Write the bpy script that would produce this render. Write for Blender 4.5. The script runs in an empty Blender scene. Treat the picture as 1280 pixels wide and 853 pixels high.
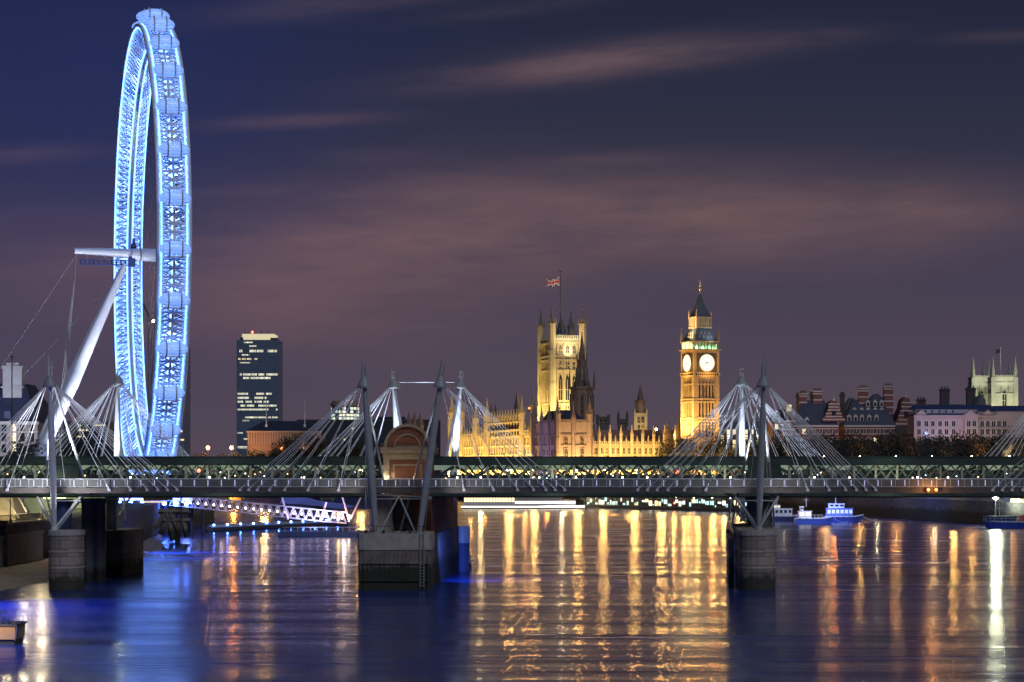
import bpy, math, random
from math import sin, cos, pi, radians, sqrt, atan2
from mathutils import Vector
random.seed(7)
sc = bpy.context.scene
C = sc.collection

# ------------------------------------------------------------ camera, sky, city glow, exposure
F = 2800.0          # focal length in photo pixels (photo is 1280 wide)
HZ = 585.0          # row of the horizon
CAMZ = 16.8         # camera height over low tide
cd = bpy.data.cameras.new('camera')
cd.sensor_width = 36.0
cd.lens = F * 36.0 / 1280.0
cd.shift_y = (HZ - 426.5) / 1280.0
cd.clip_start = 1.0
cd.clip_end = 20000.0
cam = bpy.data.objects.new('camera', cd)
cam.location = (0, 0, CAMZ)
cam.rotation_euler = (radians(90), 0, 0)
C.objects.link(cam)
sc.camera = cam

sc.view_settings.view_transform = 'Standard'
sc.view_settings.look = 'None'
sc.view_settings.gamma = 1.0
sc.view_settings.exposure = 0.0
sc.view_settings.use_curve_mapping = False
sc.render.engine = 'CYCLES'
sc.cycles.use_denoising = True
sc.cycles.max_bounces = 6
sc.cycles.glossy_bounces = 3
sc.cycles.transmission_bounces = 4
sc.cycles.transparent_max_bounces = 12
sc.cycles.sample_clamp_indirect = 6.0
sc.cycles.sample_clamp_direct = 0.0
sc.cycles.blur_glossy = 0.5
sc.cycles.caustics_reflective = False
sc.cycles.caustics_refractive = False

def srgb(r, g, b):
    def f(c):
        c /= 255.0
        return c / 12.92 if c <= 0.04045 else ((c + 0.055) / 1.055) ** 2.4
    return (f(r), f(g), f(b), 1.0)

class NT:
    """small helper to write node trees"""
    def __init__(s, tree):
        s.t = tree; s.n = tree.nodes; s.l = tree.links
    def add(s, typ, **kw):
        n = s.n.new(typ)
        for k, v in kw.items(): setattr(n, k, v)
        return n
    def put(s, sock, v):
        if v is None: return
        if hasattr(v, 'is_output'): s.l.new(v, sock)
        else: sock.default_value = v
    def math(s, op, a, b=None, c=None, clamp=False):
        n = s.add('ShaderNodeMath', operation=op); n.use_clamp = clamp
        for i, v in enumerate((a, b, c)): s.put(n.inputs[i], v)
        return n.outputs[0]
    def mix(s, f, a, b, blend='MIX'):
        n = s.add('ShaderNodeMix', data_type='RGBA', blend_type=blend)
        s.put(n.inputs['Factor'], f); s.put(n.inputs['A'], a); s.put(n.inputs['B'], b)
        for sk in n.inputs:
            if sk.type == 'RGBA' and sk.identifier == 'A_Color': s.put(sk, a)
            if sk.type == 'RGBA' and sk.identifier == 'B_Color': s.put(sk, b)
        return [o for o in n.outputs if o.identifier == 'Result_Color'][0]
    def ramp(s, f, stops):
        n = s.add('ShaderNodeValToRGB'); e = n.color_ramp.elements
        while len(e) < len(stops): e.new(0.5)
        for el, (p, c) in zip(e, stops): el.position = p; el.color = c
        s.put(n.inputs[0], f)
        return n.outputs[0]
    def noise(s, vec, scale, detail=4.0, rough=0.55):
        n = s.add('ShaderNodeTexNoise'); n.inputs['Scale'].default_value = scale
        n.inputs['Detail'].default_value = detail; n.inputs['Roughness'].default_value = rough
        if vec is not None: s.l.new(vec, n.inputs['Vector'])
        return n.outputs['Fac']
    def comb(s, x, y, z):
        n = s.add('ShaderNodeCombineXYZ')
        for i, v in enumerate((x, y, z)): s.put(n.inputs[i], v)
        return n.outputs[0]

def make_world():
    w = bpy.data.worlds.new('World'); sc.world = w; w.use_nodes = True
    t = NT(w.node_tree)
    for n in list(t.n): t.n.remove(n)
    out = t.add('ShaderNodeOutputWorld')
    tc = t.add('ShaderNodeTexCoord')
    sep = t.add('ShaderNodeSeparateXYZ'); t.l.new(tc.outputs['Generated'], sep.inputs[0])
    x, y, z = sep.outputs
    ya = t.math('MAXIMUM', t.math('ABSOLUTE', y), 0.05)
    tx = t.math('DIVIDE', x, ya)
    tz = t.math('DIVIDE', z, ya)
    # city glow at the horizon fading to navy above
    g = t.ramp(t.math('MULTIPLY', tz, 4.0, clamp=True), [
        (0.0, srgb(86, 73, 84)), (0.20, srgb(78, 69, 84)), (0.40, srgb(64, 60, 80)),
        (0.58, srgb(48, 49, 69)), (0.78, srgb(37, 41, 63)), (1.0, srgb(30, 35, 57))])
    # clouds: wisps stretched along the wind
    wv = t.comb(t.math('MULTIPLY', tx, 5.0), t.math('ADD', t.math('MULTIPLY', tz, 26.0), t.math('MULTIPLY', tx, -1.0)), 0.3)
    n1 = t.noise(wv, 1.5, 9.0, 0.64)
    wv2 = t.comb(t.math('MULTIPLY', tx, 9.0), t.math('ADD', t.math('MULTIPLY', tz, 60.0), t.math('MULTIPLY', tx, -4.0)), 1.7)
    n2 = t.noise(wv2, 1.2, 8.0, 0.62)
    def streak(px, py, wx, wy, slope=0.0):
        cx, cz = (px - 640) / F, (HZ - py) / F
        a = t.math('MULTIPLY', t.math('SUBTRACT', tx, cx), F / wx)
        b = t.math('MULTIPLY', t.math('SUBTRACT', t.math('SUBTRACT', tz, cz), t.math('MULTIPLY', t.math('SUBTRACT', tx, cx), slope)), F / wy)
        r2 = t.math('ADD', t.math('MULTIPLY', a, a), t.math('MULTIPLY', b, b))
        return t.math('EXPONENT', t.math('MULTIPLY', r2, -1.0))
    tot = None
    for (px, py, wx, wy, sl, k) in [
            (740, 78, 210, 20, .12, .85), (360, 152, 110, 9, .05, .5), (300, 240, 80, 8, .05, .28), (40, 192, 90, 11, .05, .6),
            (470, 195, 60, 8, 0, .25), (760, 199, 90, 8, .04, .25), (420, 5, 170, 16, .1, .45), (640, 12, 120, 9, .12, .2),
            (1010, 48, 90, 10, .1, .3), (1250, 45, 80, 8, .05, .2)]:
        v = t.math('MULTIPLY', streak(px, py, wx, wy, sl), k)
        tot = v if tot is None else t.math('ADD', tot, v)
    tot = t.math('MULTIPLY', tot, t.math('MULTIPLY_ADD', n2, 2.4, -0.55, clamp=True))
    big = None
    for (px, py, wx, wy, sl, k) in [(480, 300, 260, 75, .05, .95), (900, 275, 330, 55, .03, .95), (120, 330, 220, 70, 0, .6), (420, 390, 220, 55, 0, .45), (1150, 265, 130, 32, .02, .3)]:
        v = t.math('MULTIPLY', streak(px, py, wx, wy, sl), k)
        big = v if big is None else t.math('ADD', big, v)
    big = t.math('MULTIPLY', big, t.math('MULTIPLY_ADD', n1, 2.2, -0.40, clamp=True))
    cl = t.math('ADD', tot, big, clamp=True)
    cloud_col = t.ramp(t.math('MULTIPLY', tz, 4.0, clamp=True), [(0.0, srgb(124, 92, 90)), (0.5, srgb(116, 90, 92)), (1.0, srgb(104, 88, 96))])
    col = t.mix(t.math('MULTIPLY', cl, 0.9), g, cloud_col)
    # blue light of the wheel scattered in the air on the left
    bl = streak(110, 110, 330, 300, 0)
    col = t.mix(t.math('MULTIPLY', bl, 0.44), col, srgb(33, 46, 106))
    # a deep-night atmosphere underneath
    sky = t.add('ShaderNodeTexSky', sky_type='NISHITA')
    sky.sun_disc = False
    sky.sun_elevation = radians(-4.0)
    sky.sun_rotation = radians(200)
    bg1 = t.add('ShaderNodeBackground'); t.l.new(sky.outputs[0], bg1.inputs[0]); bg1.inputs[1].default_value = 0.02
    bg2 = t.add('ShaderNodeBackground'); t.l.new(col, bg2.inputs[0]); bg2.inputs[1].default_value = 1.0
    ad = t.add('ShaderNodeAddShader')
    t.l.new(bg1.outputs[0], ad.inputs[0]); t.l.new(bg2.outputs[0], ad.inputs[1])
    t.l.new(ad.outputs[0], out.inputs[0])
make_world()

sl = bpy.data.lights.new('city_glow', 'SUN')     # weak soft city glow from behind the camera
sl.energy = 0.85; sl.angle = radians(30); sl.color = (0.80, 0.86, 1.0)
so = bpy.data.objects.new('city_glow', sl); C.objects.link(so)
so.rotation_euler = (radians(52), 0, radians(24))

# ------------------------------------------------------------ pixel helpers and mesh builder
def PX(px, d): return (px - 640.0) * d / F
def PZ(py, d): return CAMZ + (HZ - py) * d / F
def P(px, py, d): return Vector((PX(px, d), d, PZ(py, d)))

W = {}      # world offset of every object that carries children
class MB:
    def __init__(s): s.v = []; s.f = []; s.mi = []; s.m = 0
    def face(s, idx): s.f.append(tuple(idx)); s.mi.append(s.m)
    def quad(s, a, b, c, d):
        n = len(s.v); s.v += [tuple(a), tuple(b), tuple(c), tuple(d)]; s.face((n, n+1, n+2, n+3))
    def tri(s, a, b, c):
        n = len(s.v); s.v += [tuple(a), tuple(b), tuple(c)]; s.face((n, n+1, n+2))
    def box(s, x0, x1, y0, y1, z0, z1):
        n = len(s.v)
        s.v += [(x0,y0,z0),(x1,y0,z0),(x1,y1,z0),(x0,y1,z0),(x0,y0,z1),(x1,y0,z1),(x1,y1,z1),(x0,y1,z1)]
        for q in ((0,3,2,1),(4,5,6,7),(0,1,5,4),(1,2,6,5),(2,3,7,6),(3,0,4,7)): s.face([n+i for i in q])
    def obox(s, p0, p1, front, back, z0, z1):
        """box along p0->p1 in plan; front = outward offset to the viewer's right-hand normal, back = depth behind"""
        t = Vector((p1[0]-p0[0], p1[1]-p0[1], 0)).normalized(); nn = Vector((t.y, -t.x, 0))
        a = Vector((p0[0], p0[1], 0)); b = Vector((p1[0], p1[1], 0))
        q = [a+nn*front, b+nn*front, b-nn*back, a-nn*back]
        n = len(s.v)
        s.v += [(p.x,p.y,z0) for p in q] + [(p.x,p.y,z1) for p in q]
        for k in ((0,3,2,1),(4,5,6,7),(0,1,5,4),(1,2,6,5),(2,3,7,6),(3,0,4,7)): s.face([n+i for i in k])
    def prism(s, pts, z0, z1, taper=1.0):
        """vertical prism over plan polygon pts (counter-clockwise)"""
        n = len(s.v); k = len(pts)
        cx = sum(p[0] for p in pts)/k; cy = sum(p[1] for p in pts)/k
        s.v += [(p[0],p[1],z0) for p in pts]
        s.v += [(cx+(p[0]-cx)*taper, cy+(p[1]-cy)*taper, z1) for p in pts]
        s.face([n+i for i in reversed(range(k))]); s.face([n+k+i for i in range(k)])
        for i in range(k):
            j = (i+1) % k; s.face((n+i, n+j, n+k+j, n+k+i))
    def gon(s, cx, cy, r, sides, z0, z1, taper=1.0, rot=0.0):
        s.prism([(cx+r*cos(rot+2*pi*i/sides), cy+r*sin(rot+2*pi*i/sides)) for i in range(sides)], z0, z1, taper)
    def slab(s, poly, d0, d1, ax='y'):
        """polygon in x,z extruded along y"""
        n = len(s.v); k = len(poly)
        s.v += [(p[0], d0, p[1]) for p in poly] + [(p[0], d1, p[1]) for p in poly]
        s.face([n+i for i in range(k)]); s.face([n+k+i for i in reversed(range(k))])
        for i in range(k):
            j = (i+1) % k; s.face((n+j, n+i, n+k+i, n+k+j))
    def tube(s, a, b, r0, r1=None, sides=6, cap=True):
        a = Vector(a); b = Vector(b); r1 = r0 if r1 is None else r1
        d = (b-a)
        if d.length < 1e-6: return
        d.normalize()
        u = d.cross(Vector((0,0,1)) if abs(d.z) < .95 else Vector((1,0,0))).normalized(); w = d.cross(u)
        n = len(s.v)
        for (c, r) in ((a, r0), (b, r1)):
            for i in range(sides):
                t = 2*pi*i/sides; s.v.append(tuple(c + u*(r*cos(t)) + w*(r*sin(t))))
        for i in range(sides):
            j = (i+1) % sides; s.face((n+i, n+sides+i, n+sides+j, n+j))
        if cap:
            s.face([n+i for i in range(sides)]); s.face([n+sides+i for i in reversed(range(sides))])
    def path(s, pts, r, sides=6):
        rs = r if isinstance(r, (list, tuple)) else [r]*len(pts)
        for i in range(len(pts)-1): s.tube(pts[i], pts[i+1], rs[i], rs[i+1], sides)
    def beam(s, a, b, w, h):
        """square bar between two points"""
        s.tube(a, b, w*.7071, w*.7071, 4)
    def ball(s, c, rx, ry=None, rz=None, seg=10, rings=6):
        ry = rx if ry is None else ry; rz = rx if rz is None else rz
        n = len(s.v)
        s.v.append((c[0], c[1], c[2]-rz))
        for i in range(1, rings):
            ph = -pi/2 + pi*i/rings
            for j in range(seg):
                th = 2*pi*j/seg
                s.v.append((c[0]+rx*cos(ph)*cos(th), c[1]+ry*cos(ph)*sin(th), c[2]+rz*sin(ph)))
        s.v.append((c[0], c[1], c[2]+rz)); top = len(s.v)-1
        for j in range(seg):
            k = (j+1) % seg
            s.face((n, n+1+k, n+1+j)); s.face((top, top-seg+j, top-seg+k))
        for i in range(rings-2):
            for j in range(seg):
                k = (j+1) % seg; a = n+1+i*seg
                s.face((a+j, a+k, a+seg+k, a+seg+j))
    def mesh(s, name, mats, off=None, smooth=False):
        me = bpy.data.meshes.new(name)
        vs = s.v if off is None else [(v[0]-off[0], v[1]-off[1], v[2]-off[2]) for v in s.v]
        me.from_pydata(vs, [], s.f)
        if not isinstance(mats, (list, tuple)): mats = [mats]
        for m in mats: me.materials.append(m)
        me.polygons.foreach_set('material_index', s.mi)
        if smooth: me.polygons.foreach_set('use_smooth', [True]*len(s.f))
        me.update()
        return me
    def build(s, name, mats, parent=None, local=False, smooth=False):
        off = Vector((0,0,0)) if (parent is None or local) else W[parent.name]
        o = bpy.data.objects.new(name, s.mesh(name, mats, off, smooth)); C.objects.link(o)
        if parent is not None: o.parent = parent
        W[o.name] = off
        return o

def tag(o, label, cat, group=None):
    o['label'] = label; o['category'] = cat
    if group: o['group'] = group
    return o
def thing(name, label, cat, loc=(0,0,0), rz=0.0, group=None):
    o = bpy.data.objects.new(name, None); C.objects.link(o)
    o.empty_display_size = 1.0
    o.location = loc; o.rotation_euler = (0,0,rz)
    W[o.name] = Vector(loc)
    return tag(o, label, cat, group)
def struct(o): o['kind'] = 'structure'; return o
def inst(me, name, parent, loc, rz=0.0, scale=(1,1,1), local=False):
    """a part sharing mesh data; loc in world unless local"""
    o = bpy.data.objects.new(name, me); C.objects.link(o)
    o.parent = parent
    o.location = Vector(loc) if local else Vector(loc) - W[parent.name]
    o.rotation_euler = (0,0,rz); o.scale = scale
    W[o.name] = Vector(loc)
    return o
def copy_tree(o, parent=None):
    c = o.copy(); C.objects.link(c)
    if parent is not None: c.parent = parent
    for ch in list(o.children): copy_tree(ch, c)
    return c
def lamp(kind, loc, energy, color, size=0.3, aim=None, angle=60, blend=0.5, sx=None, sy=None, spread=None):
    l = bpy.data.lights.new('lamp_light', kind); l.energy = energy; l.color = color[:3]
    if kind == 'AREA':
        l.shape = 'RECTANGLE'; l.size = sx; l.size_y = sy
        if spread: l.spread = radians(spread)
    else:
        l.shadow_soft_size = size
    if kind == 'SPOT': l.spot_size = radians(angle); l.spot_blend = blend
    o = bpy.data.objects.new('lamp_light', l); C.objects.link(o); o.location = loc
    if aim is not None:
        o.rotation_euler = (Vector(aim)-Vector(loc)).to_track_quat('-Z', 'Y').to_euler()
    return o

# ------------------------------------------------------------ materials
MATS = {}
def M(name, c1, c2=None, scale=1.0, rough=0.7, metal=0.0, bump=0.0, bscale=None, emit=None, estr=0.0, brick=None, tide=None, alpha=None, stretch=None, spec=0.5):
    if name in MATS: return MATS[name]
    m = bpy.data.materials.new(name); m.use_nodes = True; MATS[name] = m
    t = NT(m.node_tree); b = t.n['Principled BSDF']
    b.inputs['Roughness'].default_value = rough; b.inputs['Metallic'].default_value = metal
    b.inputs['Specular IOR Level'].default_value = spec
    tc = t.add('ShaderNodeTexCoord'); vec = tc.outputs['Object']
    if stretch:
        mp = t.add('ShaderNodeMapping'); mp.inputs['Scale'].default_value = stretch; t.l.new(vec, mp.inputs[0]); vec = mp.outputs[0]
    c1 = tuple(c1) + ((1.0,) if len(c1) == 3 else ()); c2 = c1 if c2 is None else tuple(c2) + ((1.0,) if len(c2) == 3 else ())
    col = None
    if brick:
        geo = t.add('ShaderNodeNewGeometry')
        sp = t.add('ShaderNodeSeparateXYZ'); t.l.new(tc.outputs['Object'], sp.inputs[0])
        u = t.math('ADD', sp.outputs[0], sp.outputs[1])
        br = t.add('ShaderNodeTexBrick'); t.l.new(t.comb(u, sp.outputs[2], 0.0), br.inputs[0])
        br.inputs['Color1'].default_value = c1; br.inputs['Color2'].default_value = c2
        br.inputs['Mortar'].default_value = brick[2]
        br.inputs['Scale'].default_value = 1.0; br.inputs['Brick Width'].default_value = brick[0]; br.inputs['Row Height'].default_value = brick[1]
        br.inputs['Mortar Size'].default_value = brick[3]
        f = t.noise(tc.outputs['Object'], scale, 6, .65)
        col = t.mix(t.math('MULTIPLY', f, .6), br.outputs[0], (c1[0]*.4, c1[1]*.4, c1[2]*.4, 1))
    else:
        f = t.noise(vec, scale, 6, .62)
        f2 = t.math('MULTIPLY_ADD', f, 2.2, -0.6, clamp=True)
        col = t.mix(f2, c1, c2)
    if tide:    # weed and wet dark stain below the high water mark
        geo = t.add('ShaderNodeNewGeometry'); sp = t.add('ShaderNodeSeparateXYZ'); t.l.new(geo.outputs['Position'], sp.inputs[0])
        nz = t.noise(geo.outputs['Position'], .45, 5, .7)
        h = t.math('ADD', sp.outputs[2], t.math('MULTIPLY_ADD', nz, 3.6, -1.8))
        k = t.math('MULTIPLY_ADD', h, -0.75, tide*0.75+.5, clamp=True)
        col = t.mix(t.math('MULTIPLY', k, .9), col, (.012, .018, .010, 1))
    t.l.new(col, b.inputs['Base Color'])
    if bump:
        bp = t.add('ShaderNodeBump'); bp.inputs['Strength'].default_value = bump; bp.inputs['Distance'].default_value = .1
        t.l.new(t.noise(vec, bscale or scale*4, 5, .6), bp.inputs['Height']); t.l.new(bp.outputs[0], b.inputs['Normal'])
    if emit:
        b.inputs['Emission Color'].default_value = tuple(emit)+(1.0,); b.inputs['Emission Strength'].default_value = estr
    if alpha is not None: b.inputs['Alpha'].default_value = alpha
    return m

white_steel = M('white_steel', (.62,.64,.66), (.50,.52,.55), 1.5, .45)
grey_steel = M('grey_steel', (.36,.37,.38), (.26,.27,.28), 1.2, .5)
cable_steel = M('cable_steel', (.72,.74,.78), rough=.4)
dark_steel = M('dark_steel', (.05,.055,.06), (.03,.032,.035), 1.0, .6)
girder_green = M('girder_green', (.028,.058,.05), (.014,.032,.03), .7, .6, bump=.3)
lattice_green_lit = M('lattice_green_lit', (.24,.30,.20), (.15,.20,.14), .9, .6)  # lattice lightened, so lamp light sits in its colour
post_green_lit = M('post_green_lit', (.44,.48,.34), (.30,.34,.25), 1.5, .6)  # posts paler than the girder, their lit look put into the colour
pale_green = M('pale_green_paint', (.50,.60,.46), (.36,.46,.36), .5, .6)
parapet_m = M('parapet_panel', (.23,.225,.21), (.15,.145,.14), .8, .45, alpha=.86)
concrete = M('concrete', (.50,.45,.40), (.26,.24,.22), .5, .85, bump=.5, bscale=2)
stone_pier = M('stone_pier', (.46,.38,.31), (.24,.20,.17), .5, .85, bump=.6, brick=(2.4,1.15,(.07,.06,.05,1),.035), tide=2.2)
wood_pile = M('timber_pile', (.27,.23,.19), (.10,.085,.075), .45, .9, bump=.7, tide=3.4)
brick_red = M('red_brick', (.34,.12,.05), (.24,.08,.035), .6, .85, brick=(.6,.2,(.16,.09,.06,1),.02), tide=2.0)
stone_trim = M('stone_trim', (.40,.32,.20), (.26,.21,.14), .8, .8, bump=.4)
iron_column = M('iron_column', (.20,.22,.24), (.10,.11,.12), .5, .6, tide=2.0)
fascia_m = M('deck_fascia', (.14,.115,.10), (.08,.07,.065), .8, .7)
glass_dark = M('dark_window_glass', (.02,.022,.03), rough=.15)
slate = M('slate_roof', (.035,.045,.085), (.02,.028,.05), .4, .55, bump=.3)
lead_roof = M('lead_roof', (.10,.11,.14), (.06,.07,.09), .3, .5)
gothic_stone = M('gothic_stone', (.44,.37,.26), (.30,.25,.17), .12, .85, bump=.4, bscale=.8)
gothic_dim = M('dim_gothic_stone', (.24,.19,.16), (.15,.12,.11), .12, .85, bump=.4, bscale=.8)  # darker copy of the palace stone, weaker light put into its colour
white_stone = M('portland_stone', (.50,.49,.44), (.36,.35,.32), .2, .85, bump=.4, bscale=1)
pink_stone = M('pale_stone', (.42,.36,.34), (.33,.28,.27), .15, .85)
gilt = M('gilded_metal', (.75,.55,.22), rough=.3, metal=.6)
def EM(name, col, s, base=(.5,.5,.5)): return M(name, base, emit=col, estr=s)
lit_warm = EM('lit_warm_window', (1.0,.78,.38), 1.3)
lit_white = EM('lit_office_window', (1.0,.95,.66), 1.15)
lit_green = EM('lit_greenish_window', (.75,1.0,.72), 1.1)
lamp_warm = EM('warm_lamp_globe', (1.0,.66,.26), 60)
lamp_orange = EM('orange_lamp_globe', (1.0,.22,.03), 4)
lamp_white = EM('white_lamp_globe', (1.0,.93,.85), 30)
lamp_red = EM('red_lamp', (1.0,.06,.03), 14)
post_light = EM('light_post_glow', (.62,.60,1.0), .85)
# ------------------------------------------------------------ water and ground
def make_water():
    m = bpy.data.materials.new('river_water'); m.use_nodes = True
    t = NT(m.node_tree); b = t.n['Principled BSDF']
    b.inputs['Base Color'].default_value = (.011, .037, .20, 1)  # blue of scattered lamp light put into the water's base colour
    b.inputs['IOR'].default_value = 1.42
    geo = t.add('ShaderNodeNewGeometry')
    mp = t.add('ShaderNodeMapping'); t.l.new(geo.outputs['Position'], mp.inputs[0]); mp.inputs['Scale'].default_value = (.09, 1.0, 1)
    n1 = t.noise(mp.outputs[0], .035, 3, .55)      # broad slow swirls
    n2 = t.noise(mp.outputs[0], .30, 3, .55)        # ripples
    n3 = t.noise(mp.outputs[0], 1.6, 3, .6)
    # calmer and rougher patches of the current
    b.inputs['Roughness'].default_value = .2
    mp2 = t.add('ShaderNodeMapping'); t.l.new(geo.outputs['Position'], mp2.inputs[0]); mp2.inputs['Scale'].default_value = (.10, 1.0, 1)
    band = t.noise(mp2.outputs[0], .11, 5, .65)
    swell = t.noise(mp2.outputs[0], .075, 2, .5)
    rr = t.math('MULTIPLY_ADD', t.math('MULTIPLY_ADD', band, 3.2, -1.1, clamp=True), .14, .14)
    t.l.new(rr, b.inputs['Roughness'])
    h = t.math('ADD', t.math('ADD', t.math('MULTIPLY', n1, .7), t.math('MULTIPLY', swell, .6)), t.math('ADD', t.math('MULTIPLY', n2, .21), t.math('MULTIPLY', n3, .035)))
    bp = t.add('ShaderNodeBump'); bp.inputs['Strength'].default_value = .55; bp.inputs['Distance'].default_value = .8
    t.l.new(h, bp.inputs['Height']); t.l.new(bp.outputs[0], b.inputs['Normal'])
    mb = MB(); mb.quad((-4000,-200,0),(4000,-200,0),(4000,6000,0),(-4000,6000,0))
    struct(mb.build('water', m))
make_water()

earth = M('paved_ground', (.10,.09,.08), (.06,.055,.05), .2, .9)
wall_stone = M('embankment_stone', (.17,.17,.19), (.09,.09,.10), .3, .85, brick=(1.6,.7,(.05,.05,.05,1),.03), tide=3.6)
SB = [(-76,60),(-76,360),(-73,400),(-78,480),(-88,560),(-93,700),(-130,800),(-172,890),(-185,1000),(-195,1290),(-150,1318),(-66,1322),(-66,3800),(-3000,3800),(-3000,60)]
NB = [(184,60),(172,250),(160,450),(146,638),(120,800),(101,870),(66,950),(30,1000),(2,1036),(-62,1300),(-66,3800),(3000,3800),(3000,60)]
mb = MB(); mb.prism(list(reversed(SB)), -2, 8.2); mb.mi[1] = 1; struct(mb.build('ground', [wall_stone, earth]))
mb = MB(); mb.prism(NB, -2, 7.4); mb.mi[1] = 1; struct(mb.build('embankment_ground', [wall_stone, earth]))

mud = M('wet_shingle', (.30,.22,.17), (.13,.10,.09), .5, .7, bump=.9, bscale=2.5)
def make_beach():
    mb = MB(); prof = [(270,.5),(290,4),(305,7),(322,9.5),(350,9.8),(380,9.5),(420,6),(470,5.5),(500,4),(540,2),(570,1)]
    def wy(y):
        for (a, wa), (b, wb) in zip(prof, prof[1:]):
            if a <= y <= b: return wa + (wb-wa)*(y-a)/(b-a)
        return 1
    def bank(y):
        pts = [(-76,60),(-76,360),(-73,400),(-78,480),(-88,560),(-93,700)]
        for (x0,y0),(x1,y1) in zip(pts, pts[1:]):
            if y0 <= y <= y1: return x0 + (x1-x0)*(y-y0)/(y1-y0)
        return -90
    ys = [270+i*3.0 for i in range(101)]; nx = 12; n = 0
    rnd = random.Random(3)
    for y in ys:
        for i in range(nx+1):
            f = i/nx; w = wy(y)*(1.0+.12*sin(y*.21)+.06*sin(y*.77))
            z = 2.3*(1-f)**1.25*min(1, w/7) + (-.35)*f + rnd.uniform(-.05,.05)
            mb.v.append((bank(y)-.3+f*w, y, z))
    for j in range(len(ys)-1):
        for i in range(nx):
            a = j*(nx+1)+i; mb.face((a, a+1, a+nx+2, a+nx+1))
    o = mb.build('beach', mud, smooth=True); struct(o)
make_beach()

# ------------------------------------------------------------ footbridges with their fans of cables
OFFS = [16.6, 15.25, 13.9, 12.4, 10.1, 7.1, 4.2]     # cable anchors each side of a mast, metres
def pylon(bridge, foot, cap, spire, anchors_e, anchors_x, legs, struts, mast_m, cab_m, r=.5, cab_r=.042):
    """one mast with cone cap, spire, cables, tie legs and struts"""
    foot = Vector(foot); cap = Vector(cap); spire = Vector(spire)
    mb = MB()
    a = foot + (cap-foot)*.35; b = foot + (cap-foot)*.72
    mb.path([foot, foot+(cap-foot)*.06, a, b, cap], [r*.5, r*.72, r, r*.9, r*.5], 12)
    mb.tube(foot-Vector((0,0,.15)), foot+Vector((0,0,.35)), r*1.1, r*.9, 12)
    py = mb.build('pylon', mast_m, bridge, smooth=False)
    d = (spire-cap).normalized()
    mb = MB(); base = cap - d*.3
    mb.tube(base, base+d*.25, .95, 1.0, 14); mb.tube(base+d*.25, base+d*1.6, 1.0, .32, 14); mb.build('mast_cap', grey_steel, py)
    mb = MB()
    mb.tube(cap+d*1.1+Vector((-.2,0,0)), spire+Vector((-.1,0,0)), .24, .05, 6); mb.tube(cap+d*1.1+Vector((.24,0,0)), spire+Vector((.28,0,-.6)), .18, .05, 6)
    mb.box(cap.x+d.x*2-.35, cap.x+d.x*2+.4, cap.y-.2, cap.y+.2, cap.z+2.3, cap.z+2.45); mb.build('mast_spire', mast_m, py)
    for ax in anchors_x:
        for ay, az in anchors_e:
            mb = MB()
            e = Vector((ax, ay, az)); st = base + Vector(((.9 if ax > cap.x else -.9)*min(1,abs(ax-cap.x)/9), (.5 if ay > cap.y else -.5), .05))
            mb.tube(st, e, cab_r, cab_r, 5); mb.tube(e, e+(st-e).normalized()*.9, .13, .09, 6)
            mb.box(e.x-.2, e.x+.2, e.y-.12, e.y+.12, e.z-.28, e.z+.06)
            mb.build('stay_cable', cab_m, py)
    for p, q, rr in legs:
        mb = MB(); mid = Vector(p)*.5+Vector(q)*.5; mb.path([p, mid, q], [rr*.6, rr, rr*.6], 8); mb.build('tie_leg', mast_m, py)
    for p, q, rr in struts:
        mb = MB(); mb.path([p, Vector(p)*.5+Vector(q)*.5, q], [rr*.8, rr, rr*.8], 8); mb.build('strut', mast_m, py)
    return py

def footbridge(label, ynear, mirror, x0, x1, deckz=14.1):
    """deck of 4.7 m from ynear away from the viewer; mirror: masts lean away on the far side"""
    fb = thing('footbridge', label, 'footbridge', (0, ynear, 0))
    y0, y1 = ynear, ynear+4.7
    mb = MB(); mb.box(x0, x1, y0+.05, y1-.05, deckz-.75, deckz); mb.build('deck', fascia_m, fb)
    for yy in (y0, y1-.12):
        mb = MB(); mb.box(x0, x1, yy, yy+.12, deckz-.84, deckz-.05); mb.box(x0, x1, yy-.05, yy+.17, deckz-.2, deckz-.08)
        x = x0
        while x < x1: mb.box(x, x+.1, yy-.03, yy+.02, deckz-.82, deckz-.22); x += 1.92
        mb.build('fascia', fascia_m, fb)
        mb = MB(); mb.box(x0, x1, yy+.03, yy+.08, deckz+.1, deckz+1.05); mb.build('parapet_panel', parapet_m, fb)
        mb = MB(); mb.tube((x0, yy+.05, deckz+1.15), (x1, yy+.05, deckz+1.15), .055, sides=6); mb.tube((x0, yy+.05, deckz+.06), (x1, yy+.05, deckz+.06), .04, sides=4)
        x = x0
        while x < x1: mb.box(x-.03, x+.03, yy+.02, yy+.09, deckz, deckz+1.15); x += 1.92
        mb.build('handrail', cable_steel, fb)
    mb = MB(); x = x0
    while x < x1: mb.box(x, x+.22, y0+.2, y1-.2, deckz-.9, deckz-.75); x += 3.84
    mb.build('cross_beam', dark_steel, fb)
    return fb

near = footbridge('footbridge with grey railings nearest the viewer, in front of the green railway girders', 312.6, False, -150, 215)
# lit uprights along the near parapet
mb = MB(); mb.box(-.04, .04, -.06, 0, .12, .92); lp_me = mb.mesh('light_post', post_light)
for i in range(78):
    px = -8 + i*16.75
    inst(lp_me, 'light_post', near, (PX(px, 312.6), 312.6, 14.16))
# tiny lamps along the far handrail of the near bridge
mb = MB(); mb.ball((0,0,0), .13, seg=8, rings=5); tl_me = mb.mesh('rail_lamp', EM('rail_lamp_glow', (1,.9,.7), 9))
for px in (30, 163, 262, 380, 571.5, 601, 674, 720, 778, 809, 913, 1018, 1062, 1147, 1185):
    inst(tl_me, 'rail_lamp', near, (PX(px, 317.2), 317.2, 15.45))

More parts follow.
